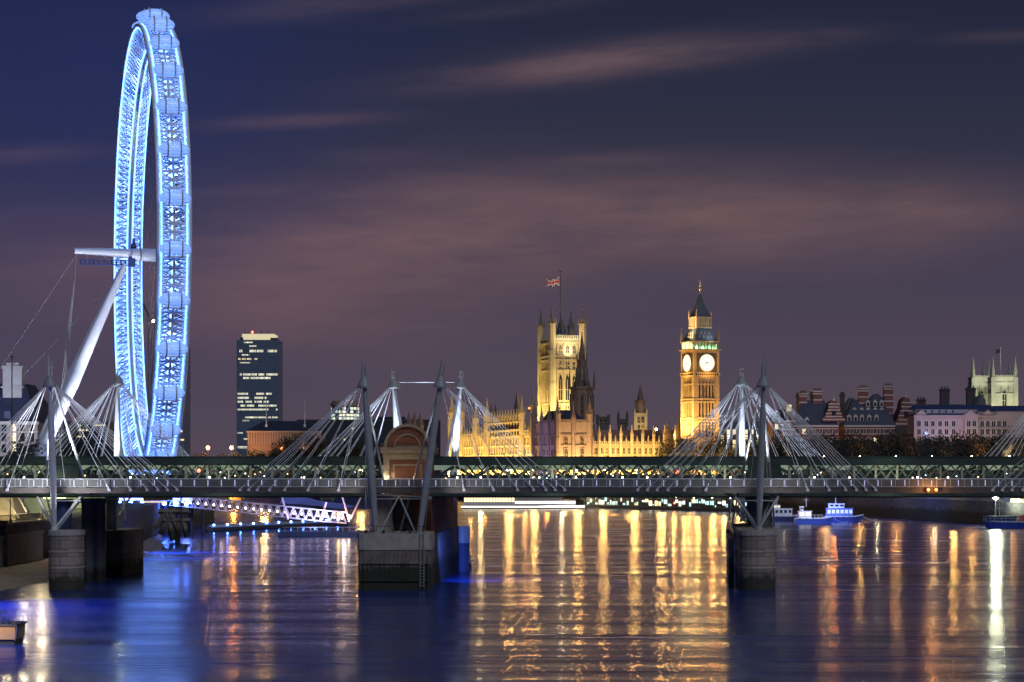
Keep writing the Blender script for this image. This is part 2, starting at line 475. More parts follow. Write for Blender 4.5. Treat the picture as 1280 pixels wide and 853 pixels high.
YN = 309.4      # plane of the near masts
def near_mast(px, tipdx=0.0):
    x = PX(px, YN)
    zb = 8.35
    foot = (x, YN+.6, zb); cap = (x+tipdx, YN-1.4, 28.2); sp = (x+tipdx*1.1, YN-1.7, 32.4)
    xs = [x+s*o for o in OFFS[:6] for s in (-1, 1)]
    deck_e = [(312.5, 13.8), (317.4, 13.8)]
    ly, lz = (317.2, 13.4) if px < 300 else (319.5, 8.6)
    legs = [((x+.3, YN-.9, 28.0), (x+3.3, ly, lz), .22), ((x+.1, YN-.9, 28.0), (x-2.8, ly, lz), .2),
            ((x+.15, YN-1.0, 28.0), (x-1.1, YN+1.2, 14.9), .05), ((x+.2, YN-1.0, 28.0), (x+1.3, YN+1.2, 14.9), .05)]
    st = [((x, YN+.5, zb), (x-2.9, 312.9, 12.7), .2), ((x, YN+.5, zb), (x+3.0, 312.9, 12.7), .2),
          ((x-2.9, 312.9, 12.2), (x+3.0, 312.9, 12.2), .12), ((x-2.9, 312.9, 12.7), (x-4.0, 317, 13.2), .15), ((x+3.0, 312.9, 12.7), (x+4.0, 317, 13.2), .15),
          ((x+.2, YN+2, zb), (x+2.6, 317.2, 12.7), .14), ((x-.2, YN+2, zb), (x-2.6, 317.2, 12.7), .14)]
    return pylon(near, foot, cap, sp, deck_e, xs, legs, st, grey_steel if px > 300 else white_steel, cable_steel)  # left mast takes the paler steel, its stronger light put into the colour
near_mast(67, -.2); near_mast(949, .45); near_mast(1397, .3)
# the pair of masts on the middle pier, leaning apart
def mid_pair():
    d = YN
    L = dict(foot=P(470, 668, d), cap=P(455.5, 482, d-1.2), sp=P(454, 449, d-1.6))
    R = dict(foot=P(524, 668, d), cap=P(550, 482, d-1.2), sp=P(553.5, 448, d-1.6))
    axl = [PX(p, 312.5) for p in (300, 311, 321.5, 337, 356, 385, 423)]
    axr = [PX(p, 312.5) for p in (706, 694, 682.5, 667, 647, 617, 580)]
    e = [(312.5, 13.8), (317.4, 13.8)]
    top = [((L['cap']+Vector((0,0,1.3))), (R['cap']+Vector((0,0,1.3))), .04)]
    lj = Vector((PX(500, 316), 313, 12.9))
    pl = pylon(near, L['foot'], L['cap'], L['sp'], e, axl,
          [(L['cap'], P(493, 668, 318.5), .2)] + top + [(L['cap'], P(458, 672, 311), .05), (L['cap'], P(462, 672, 311), .05)],
          [(P(474, 668, d+.6), lj, .14), (P(470, 640, d), P(468, 622, 313), .14), (P(468, 619, 313), lj, .14), (P(468, 624, 313), P(540, 624, 313), .1)], grey_steel, cable_steel, .55)
    pr = pylon(near, R['foot'], R['cap'], R['sp'], e, axr,
          [(R['cap'], P(499, 668, 318.5), .2), (R['cap'], P(530, 672, 311), .05), (R['cap'], P(520, 672, 311), .05)],
          [(P(520, 668, d+.6), lj, .14), (P(540, 622, 313), lj, .14)], grey_steel, cable_steel, .55)
mid_pair()

far = footbridge('footbridge with cold-lit masts on the far side of the railway girders', 352.0, True, -170, 240)
YF = 359.5
def far_mast(px, capdx=0.0):
    x = PX(px, YF); zb = 8.3
    foot = (x, YF-.6, zb); cap = (x+capdx, YF+1.2, PZ(480, YF)); sp = (x+capdx, YF+1.4, PZ(461.5, YF))
    xs = [x+s*o for o in OFFS for s in (-1, 1)]
    legs = [((x, YF+.8, cap[2]-.3), (x+3.0, 350, 8.6), .18), ((x, YF+.8, cap[2]-.3), (x-3.0, 350, 8.6), .18)]
    st = [((x, YF-.5, zb), (x-2.9, 356.4, 12.7), .2), ((x, YF-.5, zb), (x+3.0, 356.4, 12.7), .2), ((x-2.9, 356.4, 12.2), (x+3.0, 356.4, 12.2), .12)]
    pylon(far, foot, cap, sp, [(352.0, 13.8), (356.7, 13.8)], xs, legs, st, white_steel, cable_steel, .55, .045)
far_mast(146, 0); far_mast(928, 0); far_mast(1321, 0)
def far_pair():
    d = YF
    e = [(352.0, 13.8), (356.7, 13.8)]
    capL, capR = P(492.5, 484, d), P(575, 484, d)
    footL, footR = P(505, 660, d), P(562, 660, d)
    axl = [capL.x-o for o in OFFS]; axr = [capR.x+o for o in OFFS]
    pylon(far, footL, capL, P(490.5, 462, d), e, axl, [(capL, P(524, 660, d-8), .3), (capL+Vector((.6,0,.75)), capR+Vector((-.6,0,.75)), .07)], [], white_steel, cable_steel, .62, .045)
    pylon(far, footR, capR, P(576.5, 462, d), e, axr, [(capR, P(541, 660, d-8), .3)], [], white_steel, cable_steel, .62, .045)
far_pair()
# uplights at the masts (cold white, stronger on the far bridge)
for px, pw in ((67, 26000), (949, 9000), (1397, 9000)):
    x = PX(px, YN); lamp('SPOT', (x, 313.5, 14.6), pw*1.2, (.86,.88,1), .25, (x, 308.5, 30), 70, .8)
lamp('SPOT', P(470, 603, 310.8), 4500, (.95,.97,1), .25, P(455, 470, 308), 45, .8)
lamp('SPOT', P(536, 603, 310.8), 4500, (.95,.97,1), .25, P(550, 470, 308), 45, .8)
for px in (146, 928, 1321):
    x = PX(px, YF)
    lamp('SPOT', (x-.6, 355.5, 15.0), 30000, (.62,.74,1), .25, (x, YF+1, 30), 60, .8)
for px, e, yy, y2, c_ in ((67, 6500, 308.6, 313, (.9,.92,1)), (949, 1300, 308.6, 313, (.95,.95,1)), (146, 17000, 361, 356, (.66,.77,1)), (928, 17000, 361, 356, (.60,.72,1)), (1321, 17000, 361, 356, (.66,.77,1))):
    x = PX(px, YN if yy < 330 else YF)
    for s in (-1, 1): lamp('SPOT', (x+s*.8, yy, 9.2), e, c_, .2, (x+s*8, y2, 22), 80, .8)
for px, s, c_ in ((492, -1, (.66,.77,1)), (575, 1, (.66,.77,1))):
    x = PX(px, YF); lamp('SPOT', (x+s*.8, 361, 9.2), 17000, c_, .2, (x+s*8, 356, 22), 80, .8)
for px, s in ((462, -1), (546, 1)): x = PX(px, YN); lamp('SPOT', (x+s*.8, 308.6, 9.4), 1600, (.95,.95,1), .2, (x+s*8, 313, 22), 80, .8)
for px, tx in ((500, 492), (567, 575)):
    lamp('SPOT', P(px, 590, 355.8), 30000, (.62,.74,1), .25, P(tx, 480, YF), 60, .8)

# ------------------------------------------------------------ railway bridge
rail = thing('railway_bridge', 'dark green lattice girder railway bridge between the two footbridges', 'railway bridge', (0, 322, 0))
GX0, GX1 = -152.0, 190.0
mb = MB(); pw, z0, z1 = 3.1, 13.6, 17.25
mb.m = 1; mb.box(-.16, .16, -.1, .35, z0, z1)
mb.m = 2
for (a, b) in (((.16, z0), (pw-.16, z1)), ((pw-.16, z0), (.16, z1))):
    off = .12 if a[1] == z0 and a[0] < 1 else .42
    mb.beam((a[0], off, a[1]), (b[0], off, b[1]), .22, .2)
mb.m = 2; zm = (z0+z1)/2
for s_ in (0, 1):
    fx = lambda x: x if s_ == 0 else pw-x
    for (a, b) in (((.05, zm), (pw/2, z1)), ((pw/2, z0), (pw-.05, zm))): mb.beam((fx(a[0]), .28+s_*.1, a[1]), (fx(b[0]), .28+s_*.1, b[1]), .13, .12)
mb.m = 0
mb.quad((pw/2-.45, .2, (z0+z1)/2), (pw/2, .2, (z0+z1)/2-.4), (pw/2+.45, .2, (z0+z1)/2), (pw/2, .2, (z0+z1)/2+.4))
pan_near = mb.mesh('truss_panel', [girder_green, post_green_lit, lattice_green_lit])
mb = MB(); mb.box(-.16, .16, 0, .3, 14.2, 16.1)
for s in (1, -1):
    xa, xb = (.16, pw*2-.16) if s > 0 else (pw*2-.16, .16)
    mb.beam((xa, .2, 13.6), (xb, .2, 17.0), .3, .2)
pan_far = mb.mesh('truss_panel', [girder_green])
solid = [(PX(69, 322), PX(99, 322)), (PX(935, 322), PX(976, 322)), (PX(470, 322), PX(556, 322)), (PX(1383, 322), PX(1420, 322))]
mb = MB(); mb.box(GX0, GX1, 322, 322.7, 17.25, 18.35); mb.box(GX0, GX1, 321.85, 322.9, 18.35, 18.45); mb.box(GX0, GX1, 321.85, 322.9, 17.17, 17.25); mb.build('top_chord', girder_green, rail)
mb = MB(); mb.box(GX0, GX1, 322, 322.7, 12.7, 13.6); mb.build('bottom_chord', girder_green, rail)
for a, b in solid[:2]+solid[3:]: mb = MB(); mb.box(a, b, 321.92, 322.6, 13.6, 17.2); mb.build('web_plate', girder_green, rail)
for i in range(100):
    x = -112.0 + i*pw
    if x > 190 or x < -100: continue
    if any(a-2 < x < b for a, b in solid): continue
    inst(pan_near, 'truss_panel', rail, (x, 322.1, 0))
# far girder, its deep top flange catches the station lamps
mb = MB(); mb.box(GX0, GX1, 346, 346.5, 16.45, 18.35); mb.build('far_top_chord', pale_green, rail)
mb = MB(); mb.box(GX0, GX1, 346, 346.6, 12.6, 14.2); mb.build('far_bottom_chord', girder_green, rail)
k = 0
for i in range(60):
    x = -108.0 + i*pw*2
    if x > 170: break
    inst(pan_far, 'far_truss_panel', rail, (x, 345.6, 0))
mb = MB(); mb.box(GX0, GX1, 323.5, 345, 12.5, 13.0); mb.build('track_deck', dark_steel, rail)
for x0 in (-90, -30, 30, 90):
    lamp('AREA', (x0, 336, 14.0), 1200, (.95,1,.70), aim=(x0, 346, 17.2), sx=58, sy=.3)
for x0 in range(-90, 130, 24):
    lamp('POINT', (x0, 319.5, 14.9), 240, (.95,.95,.75), .2)
mb = MB(); mb.box(GX0, GX1, 333.5, 333.8, 13, 15.75)
x = GX0
while x < GX1: mb.box(x, x+.5, 333.4, 333.5, 15.75, 15.75+random.uniform(.05,.35)); x += random.uniform(.9,3)
mb.build('track_fence', dark_steel, rail)
sp_ = MB(); sp_.ball((0,0,0), .1, seg=6, rings=4)
sp_me = [sp_.mesh('platform_lamp', EM('platform_lamp_'+n_, c_, e_)) for n_, c_, e_ in (('white', (1,.95,.8), 5), ('amber', (1,.7,.3), 4), ('blue', (.6,.75,1), 4))]
rnd = random.Random(17)
for i in range(84): inst(rnd.choice(sp_me), 'platform_lamp', rail, (rnd.uniform(-78, 76), 333.2, rnd.uniform(14.9, 16.2)))
# columns under the railway
def column(px, d, r, zb):
    mb = MB(); x = PX(px, d); mb.gon(x, d, r, 20, zb, 11.6); mb.gon(x, d, r*1.18, 20, 11.6, 12.3); mb.gon(x, d, r*1.1, 20, zb, zb+.5)
    z = zb+2.6
    while z < 11: mb.gon(x, d, r*1.03, 20, z, z+.18); z += 2.6
    mb.build('column', iron_column, rail)
iron_keep = iron_column; iron_column = M('blue_lit_column', (.07,.10,.30), (.04,.06,.18), .5, .5); column(80, 325, 1.15, -1); iron_column = iron_keep; column(110, 331, .98, -1); column(124, 333, .98, -1); column(139, 350, .9, 5)  # leftmost column carries its blue light as colour
column(952, 327, 1.5, 8.0); column(944, 338, 1.3, 5); column(1392, 327, 1.9, -1)
# signals on the line
for px, py in ((249, 588.5), (846, 590), (916, 595.5)):
    s = thing('signal_lamp', {249: 'small red signal lamp glowing between the lattice girders above the white gangway', 846: 'red lamp glowing in the girders just below the clock tower', 916: 'small crimson lamp in the girders left of the right-hand pier'}[px], 'signal lamp', P(px, py, 334))
    mb = MB(); mb.box(-.3, .3, .12, .35, -.55, .55); mb.tube((0, .2, -3.4+0), (0, .2, -.5), .08, sides=6); mb.build('housing', dark_steel, s, local=True)
    mb = MB(); mb.ball((0, 0, 0), .28, .14, .28); mb.build('lens', lamp_red, s, local=True)

# ------------------------------------------------------------ piers
SKEW = .075
def stadium(cx, y0, y1, r, n=10):
    return [(x+(y-y0)*SKEW, y) for x, y in stadium0(cx, y0, y1, r, n)]
def stadium0(cx, y0, y1, r, n=10):
    pts = []
    for i in range(n+1): a = pi + pi*i/n; pts.append((cx+r*cos(a), y0+r+r*sin(a)))
    for i in range(n+1): a = pi*i/n; pts.append((cx+r*cos(a), y1-r+r*sin(a)))
    return pts
def round_pier(label, pxc, y0, y1, r, top):
    x = PX(pxc, y0)
    p = thing('bridge_pier', label, 'bridge pier', (x, y0, 0))
    mb = MB(); mb.prism(stadium(x, y0, y1, r), -1.5, top-.7); mb.build('shaft', stone_pier, p)
    mb = MB(); mb.prism(stadium(x, y0-.12, y1+.12, r+.12), top-.7, top); mb.build('cap', concrete, p)
    mb = MB()
    for zz in (top-3.0, top-5.2): mb.prism(stadium(x, y0-.07, y1+.07, r+.07), zz, zz+.22)
    mb.build('band', concrete, p)
    return p, x
pl, xl = round_pier('stone pier on the beach carrying the left-hand mast', 76, 306.5, 312.2, 2.2, 8.2)
pr, xr = round_pier('round-nosed stone pier under the mast right of the clock tower', 947.5, 306.8, 346, 2.52, 8.2)
po, xo = round_pier('round-nosed stone pier at the right edge under the last mast', 1397, 306.8, 330, 2.5, 8.2)
# blue-lit fender with ladder on the left flank of the right pier
f = thing('pier_fender', 'timber fender frame with ladder on the left flank of the right pier', 'fender', (xr-3.4, 330, 0))
mb = MB()
fx_ = lambda y: xr-3.3+(y-306.8)*SKEW
for i in range(8): y = 317+i*4.0; mb.beam((fx_(y), y, -1), (fx_(y), y, 7.4), .35, .35)
for z in (1.8, 4.2, 6.8): mb.beam((fx_(316)-.2, 316, z), (fx_(346)-.2, 346, z), .3, .3)
mb.build('frame', wood_pile, f)
mb = MB()
lx = fx_(321)-.42
for s in (0, .6): mb.beam((lx, 321+s, 0), (lx, 321+s, 7.2), .09, .09)
for i in range(17): mb.beam((lx, 321, .3+i*.42), (lx, 321.6, .3+i*.42), .06, .06)
mb.build('ladder', grey_steel, f)
# second pier on the left, for the far footbridge
p2 = thing('bridge_pier', 'low stone pier behind the paired columns at the left bank', 'bridge pier', (PX(142, 348), 348, 0))
mb = MB(); mb.prism(stadium(PX(141, 348), 346, 362, 1.6), -1.5, 6.6); mb.prism(stadium(PX(141, 348), 345.9, 362.1, 1.72), 6.6, 7.1); mb.build('shaft', stone_pier, p2)

# the middle pier: caisson, brick pier and brick tower
cx0, cx1 = PX(446, 308), PX(539.5, 308)
ca = thing('pier_caisson', 'low timber-piled caisson with pale concrete top below the leaning masts', 'caisson', ((cx0+cx1)/2, 308, 0))
def rounded(x0, x1, y0, y1, r=1.0):
    return [(x0+r, y0), (x1-r, y0), (x1-.3*r, y0+.3*r), (x1, y0+r), (x1, y1), (x0, y1), (x0, y0+r), (x0+.3*r, y0+.3*r)]
mb = MB(); mb.prism(rounded(cx0, cx1, 308, 321.6), 5.5, 7.75); mb.build('concrete_top', concrete, ca)
mb = MB(); mb.prism(rounded(cx0+.12, cx1-.12, 308.12, 321.5), -1.5, 5.5); mb.build('core', wood_pile, ca)
pile = MB(); pile.box(-.13, .13, -.13, .13, -1.5, 5.3); pile_me = pile.mesh('timber_pile', wood_pile)
for i in range(17): inst(pile_me, 'timber_pile', ca, (cx0+.5+i*(cx1-cx0-1)/16, 308.15, 0), 0, (1,1,random.uniform(.92,1)))
mb = MB()
for z in (1.2, 3.6): mb.box(cx0+.2, cx1-.2, 307.82, 308.0, z, z+.3)
mb.build('waling', wood_pile, ca)
mb = MB(); lx = cx1-1.6
for s in (0, .55): mb.beam((lx+s, 307.72, .4), (lx+s, 307.72, 8.3), .08, .08)
for i in range(18): mb.beam((lx, 307.72, .6+i*.42), (lx+.55, 307.72, .6+i*.42), .05, .05)
mb.build('ladder', grey_steel, ca)
mb = MB()
for x in (cx0+1.2, cx0+3.6, cx1-3.0): mb.ball((x, 308.9, 7.95), .22, .22, .3); mb.tube((x, 308.9, 7.7), (x, 308.9, 8.15), .13, sides=8)
for i in range(9): mb.box(cx0+.4+i*1.12, cx0+.45+i*1.12, 308.3, 308.36, 7.75, 8.75)
mb.beam((cx0+.4, 308.33, 8.75), (cx0+.45+8*1.12, 308.33, 8.75), .05, .05); mb.build('guard_rail', dark_steel, ca)
mb = MB(); mb.gon(PX(478, 318), 317.5, 1.45, 20, 7.75, 12.9); mb.gon(PX(478, 318), 317.5, 1.6, 20, 12.9, 13.1); mb.build('concrete_drum', concrete, ca)

bp = thing('brick_pier', 'massive red brick pier with an arched gable rising above the railway girders', 'brick pier', (PX(510, 323), 323, 0))
bx0, bx1, tx1 = PX(479, 322.2), PX(541, 322.2), PX(572, 366)
body = [(bx0+.2, 321.9), (bx1-.3, 321.9), (tx1, 366), (bx0+2, 366)]
mb = MB(); mb.prism([(bx0-1.2, 321.7), (bx1+.25, 321.7), (tx1+.5, 367), (bx0+1, 367)], -1.5, 7.3); mb.build('base', wood_pile, bp)
mb = MB(); mb.prism(body, 7.3, 12.5); mb.build('shaft', brick_red, bp)
# dark plate for the shade inside the arch, between the masts
mb = MB(); ax = PX(505, 321.7)
pts = [(ax-1.5, 7.9), (ax+1.5, 7.9), (ax+1.5, 10.6)] + [(ax+1.5*cos(pi*i/8), 10.6+1.5*sin(pi*i/8)) for i in range(1, 8)] + [(ax-1.5, 10.6)]
mb.slab(pts, 321.6, 321.88); mb.build('arch_shade_plate', glass_dark, bp)
# tower above the deck, set in front of the near girder
ty0, ty1 = 319.6, 336.5
mb = MB(); mb.box(bx0+.3, bx1-.3, ty0+.5, ty1, 12.5, 18.0); mb.build('tower_wall', brick_red, bp)
mb = MB()
mb.box(bx0+.15, bx0+1.0, ty0+.3, ty0+.6, 13, 18); mb.box(bx1-1.0, bx1-.15, ty0+.3, ty0+.6, 13, 18)
mb.box(bx0+.15, bx1-.15, ty0+.3, ty1+.1, 18.0, 18.35); mb.box(bx0-.25, bx1+.25, ty0-.1, ty1+.3, 18.9, 19.5); mb.box(bx0+.05, bx1-.05, ty0+.2, ty1+.2, 18.35, 18.9); mb.box(bx0-.4, bx1+.4, ty0-.25, ty1+.4, 19.5, 19.72)
mb.build('cornice', stone_trim, bp)
mb = MB(); mb.box(bx0+1.75, bx1-1.75, ty0+.34, ty0+.55, 13.5, 17.1)
mb.build('panel', brick_red, bp)
mb = MB()
mb.box(bx0+1.5, bx1-1.5, ty0+.36, ty0+.53, 17.1, 17.3); mb.box(bx0+1.5, bx0+1.75, ty0+.36, ty0+.53, 13.3, 17.1); mb.box(bx1-1.75, bx1-1.5, ty0+.36, ty0+.53, 13.3, 17.1)
mb.build('panel_frame', stone_trim, bp)
acx = (bx0+bx1)/2; R = 2.95
def half_ring(mb, cx, cz, r0, r1, y0, y1, n=20):
    for i in range(n):
        a, b = pi*i/n, pi*(i+1)/n
        q = [(cx+r0*cos(a), cz+r0*sin(a)), (cx+r1*cos(a), cz+r1*sin(a)), (cx+r1*cos(b), cz+r1*sin(b)), (cx+r0*cos(b), cz+r0*sin(b))]
        mb.slab(q, y0, y1)
mb = MB()
half = [(acx+R*cos(pi*i/20), 19.72+R*sin(pi*i/20)) for i in range(21)]
mb.slab(half, ty0+.5, ty0+3.2); mb.build('arched_gable', brick_red, bp)
mb = MB(); half_ring(mb, acx, 19.72, 2.95, 3.35, ty0+.1, ty0+3.4); half_ring(mb, acx, 19.72, 1.75, 1.98, ty0+.3, ty0+.6); mb.box(acx-2.0, acx+2.0, ty0+.3, ty0+.6, 19.73, 19.95)
mb.build('arch_moulding', stone_trim, bp)
mb = MB(); mb.box(bx0-.1, acx-3.3, ty0+.2, ty1, 19.72, 20.3); mb.box(acx+3.3, bx1+.1, ty0+.2, ty1, 19.72, 20.3); mb.box(bx0+.6, bx1-.6, ty0+3.4, ty1-.4, 19.72, 20.9); mb.build('parapet', brick_red, bp)
lamp('POINT', (acx-1, 314.5, 15.0), 260, (1,.7,.38), .2)
# service hut with white drum on the right of the brick pier
dr = thing('mooring_dolphin', 'white-topped steel mooring drum standing beside the brick pier', 'mooring post', (PX(578, 364), 364, 0))
mb = MB(); mb.gon(PX(578, 364), 364, 1.15, 14, -1, 4.6); mb.build('drum', M('blue_steel', (.10,.14,.30), (.07,.1,.2), .8, .6), dr)
mb = MB(); mb.gon(PX(578, 364), 364, 1.2, 14, 4.6, 7.3); mb.build('white_band', white_steel, dr)
# added blue spots at the brick pier and left river wall, tinting the water
lamp('SPOT', (-9.8, 322, 8.5), 70000, (.10,.22,1), .3, (xr-3, 338, -2), 24, .8)
lamp('SPOT', (-9.6, 322, 8.0), 50000, (.08,.2,1), .3, (-2, 342, 0), 70, .9)
for y, e in [(y_, 75000) for y_ in range(165, 285, 15)]+[(410, 60000), (440, 60000)]: lamp('SPOT', (-75.2, y, 9.6), e*1.6, (.08,.20,1), .8, (-64, y+3, 0), 74, 1.0)
# warm lamp pair under the right-hand span
ol = thing('bridge_lantern', 'twin orange lanterns glowing on the deck edge at the right', 'lantern', P(1165, 612.5, 312.0))
mb = MB(); mb.box(-1.0, 1.0, .1, .4, -.05, .05); mb.build('bracket', dark_steel, ol, local=True)
for x in (-.55, .55):
    mb = MB(); mb.ball((x, -.25, 0), .22); mb.build('globe', lamp_orange, ol, local=True)
lamp('POINT', P(1165, 613, 310.6), 320, (1,.42,.10), .15)
# ------------------------------------------------------------ the observation wheel on the left bank
rim_white = M('rim_white_paint', (.78,.80,.84), (.66,.69,.75), .8, .4)
led_blue = EM('blue_white_led', (.10,.26,1.0), 6.5)
pod_glass = M('capsule_glass', (.50,.60,.80), rough=.08, emit=(.22,.42,1.0), estr=.75, alpha=.72)
walk_blue = M('walkway_blue_paint', (.05,.07,.22), (.03,.04,.14), .8, .5)
WO = Vector((PX(186, 583), 583, 0)); WA = radians(15.0)
HUB = PZ(319, 583)
wheel = thing('observation_wheel', 'giant observation wheel glowing blue and white on the left bank', 'ferris wheel', WO, WA)
def wp(s, ang, r): return (s, r*cos(ang), HUB + r*sin(ang))
NSEG = 144; RO, RI, HS = 58.6, 53.4, 3.75
def ring(mb, s, r, tr, sides=6):
    n = len(mb.v)
    for i in range(NSEG):
        a = 2*pi*i/NSEG
        for j in range(sides):
            t = 2*pi*j/sides; mb.v.append(wp(s+tr*sin(t), a, r+tr*cos(t)))
    for i in range(NSEG):
        for j in range(sides):
            a = n+i*sides+j; b = n+i*sides+(j+1) % sides
            c = n+((i+1) % NSEG)*sides+(j+1) % sides; d = n+((i+1) % NSEG)*sides+j
            mb.face((a, b, c, d))
for s, r, tr in ((-HS, RO, .5), (HS, RO, .5), (0, RI, .55), (0, RO+.1, .3)):
    mb = MB(); ring(mb, s, r, tr, 8); mb.build('rim_chord', rim_white, wheel, local=True, smooth=True)
for s, r in ((-HS-.1, RO-.75), (HS+.1, RO-.75), (0, RI+.85), (-.75, RI-.2), (.75, RI-.2), (-HS+.75, RO+.3), (HS-.75, RO+.3)):
    mb = MB(); ring(mb, s, r, .17, 5); mb.build('light_strip', led_blue, wheel, local=True, smooth=True)
mb = MB(); n = 176
for i in range(n):
    a, b = 2*pi*i/n, 2*pi*(i+1)/n; m_ = (a+b)/2
    mb.beam(wp(-HS, a, RO), wp(HS, a, RO), .46, .46)
    mb.beam(wp(-HS, a, RO), wp(0, b, RO), .34, .34); mb.beam(wp(0, a, RO), wp(HS, b, RO), .34, .34)
    mb.beam(wp(-HS, b, RO), wp(0, a, RO), .34, .34); mb.beam(wp(0, b, RO), wp(HS, a, RO), .34, .34)
    for s in (-HS, HS):
        mb.beam(wp(s, a, RO), wp(0, m_, RI), .36, .36); mb.beam(wp(s, b, RO), wp(0, m_, RI), .36, .36)
mb.build('rim_lattice', rim_white, wheel, local=True)
# capsules
pod = MB(); pod.ball((0,0,0), 3.7, 1.85, 1.85, 16, 10); pod_me = pod.mesh('capsule', pod_glass, smooth=True)
fr = MB()
for s in (-1.5, 1.5):
    k = 18
    for i in range(k):
        a, b = 2*pi*i/k, 2*pi*(i+1)/k
        fr.beam((s, 2.0*cos(a), 2.0*sin(a)), (s, 2.0*cos(b), 2.0*sin(b)), .26, .26)
fr.box(-2.6, 2.6, -.9, .9, -2.0, -1.75)
for k_ in range(6): a = 2*pi*k_/6+.3; fr.path([(-3.4,.75*cos(a),.75*sin(a)), (-1.5,1.75*cos(a),1.75*sin(a)), (1.5,1.75*cos(a),1.75*sin(a)), (3.4,.75*cos(a),.75*sin(a))], .06, 4)
fr.box(-2.9, 2.9, -1.2, 1.2, -1.15, -1.05)
fr_me = fr.mesh('mounting_ring', rim_white)
for i in range(32):
    a = 2*pi*(i+.35)/32
    p = wp(0, a, RO+2.6)
    o = inst(pod_me, 'capsule', wheel, p, local=True)
    inst(fr_me, 'mounting_ring', o, (0,0,0), local=True)
def wl(s, ang, r):
    p = wp(s, ang, r); c, n_ = cos(WA), sin(WA)
    return (WO.x + p[0]*c - p[1]*n_, WO.y + p[0]*n_ + p[1]*c, p[2])
for i in range(36):
    a = 2*pi*(i+.5)/36
    lamp('POINT', wl(0, a, RI+2.4), 1700, (.22,.40,1.0), 1.2)
# hub, spindle, spokes, legs
mb = MB()
mb.path([(-19.0,0,HUB+.6), (-12,0,HUB+.5), (-4.5,0,HUB+.2), (-4.4,0,HUB), (3.6,0,HUB), (3.7,0,HUB)], [.75, 1.05, 1.25, 1.65, 1.65, .4], 20)
mb.build('spindle', rim_white, wheel, local=True, smooth=False)
mb = MB()
for s in (-2.2, 2.2): mb.tube((s-.25,0,HUB), (s+.25,0,HUB), 2.0, 2.0, 20)
mb.build('hub_flange', grey_steel, wheel, local=True)
for i in range(48):
    a = 2*pi*i/48; s = 2.2 if i % 2 else -2.2
    mb = MB(); mb.tube(wp(s, a, 2.0), wp(0, a+.01, RI-.4), .035, sides=4, cap=False); mb.build('spoke', grey_steel, wheel, local=True)
mb = MB(); mb.box(-17.5, -5.0, -1.0, 1.0, HUB-2.9, HUB-2.65); mb.box(-5.2, -3.6, -1.3, 1.3, HUB-3.2, HUB-.9)
for y in (-1.0, 1.0):
    mb.tube((-17.5, y, HUB-1.6), (-5, y, HUB-1.6), .09, sides=5); mb.tube((-17.5, y, HUB-2.2), (-5, y, HUB-2.2), .07, sides=5)
    x = -17.5
    while x < -5: mb.box(x-.14, x+.14, y-.08, y+.08, HUB-2.7, HUB-1.55); x += 1.15
mb.build('maintenance_walkway', walk_blue, wheel, local=True)
mb = MB()
for x in (-16.5, -14.5, -12, -9.8): mb.tube((x, 0, HUB-2.6), (x+.9, 0, HUB-.3), .07, sides=4)
mb.build('walkway_hanger', grey_steel, wheel, local=True)
mb = MB(); mb.tube((-3.9,0,HUB-2.5), (-3.9,0,HUB+4.2), .5, .35, 8); mb.ball((-3.9,0,HUB+2.0), .8, .8, 1.1); mb.build('drive_housing', walk_blue, wheel, local=True)
for y in (-10.5, 10.5):
    top = Vector((-6.2, y*.1, HUB-2.6)); bot = Vector((-33.5, y, 8.2))
    mb = MB(); mb.path([top, top+(bot-top)*.12, top+(bot-top)*.5, top+(bot-top)*.85, bot], [.6, 1.1, 1.85, 1.5, .7], 18); mb.build('support_leg', rim_white, wheel, local=True, smooth=False)
for (y0, b) in ((0, (-60, -12, 8.2)), (0, (-60, 12, 8.2)), (.2, (-24, -3.0, 8.2)), (.2, (-25.5, 3.5, 8.2)), (.2, (-24.8, 0, 8.2))):
    mb = MB(); mb.tube((-18.4, y0, HUB-.2), b, .07, sides=5); mb.build('guy_cable', grey_steel, wheel, local=True)
for a_ in ((-62, 10, 8.2),):
    mb = MB(); mb.tube((-9, 0, HUB-7), a_, .06, sides=5); mb.build('guy_cable', grey_steel, wheel, local=True)
lamp('SPOT', wl(-26, -1.57, HUB-9), 140000, (.86,.90,1), .4, wl(-8, -1.57, 6), 50, .7)
lamp('SPOT', (PX(150,540), 545, 12), 170000, (.90,.93,1), .4, (WO.x-14, WO.y-4, HUB-5), 30, .7)
lamp('SPOT', (PX(120,540), 560, 10), 120000, (.90,.93,1), .4, (WO.x-21, WO.y-6, 34), 50, .7)

# boarding platform at the wheel's foot
bpf = thing('boarding_platform', 'glazed boarding platform with violet lights under the wheel', 'platform', (PX(205, 560), 560, 0))
mb = MB(); mb.box(PX(135,560), PX(243,560), 556, 580, 8.6, 9.6); mb.build('deck', white_steel, bpf)
mb = MB()
for px in range(145, 243, 16): mb.gon(PX(px,560), 558, .45, 8, -1, 8.6); mb.gon(PX(px,560), 578, .45, 8, -1, 8.6)
mb.build('piles', dark_steel, bpf)
violet = EM('violet_strip_light', (.55,.45,1.0), 2.2)
mb = MB(); mb.box(PX(140,560), PX(240,560), 555.9, 556, 8.9, 9.2); mb.build('strip_light', violet, bpf)
mb = MB()
for px in range(150, 240, 12): mb.box(PX(px,560)-.06, PX(px,560)+.06, 557, 557.1, 9.6, 12.5)
mb.box(PX(150,560), PX(240,560), 556.5, 575, 12.5, 12.75); mb.build('canopy', white_steel, bpf)
bg_ = MB(); bg_.ball((0,0,0), .5, seg=8, rings=6); bg_me = bg_.mesh('added_blue_lamp', EM('added_blue_glow', (.05,.15,1.0), 190))  # globes added to turn the river blue, here and on the pontoon
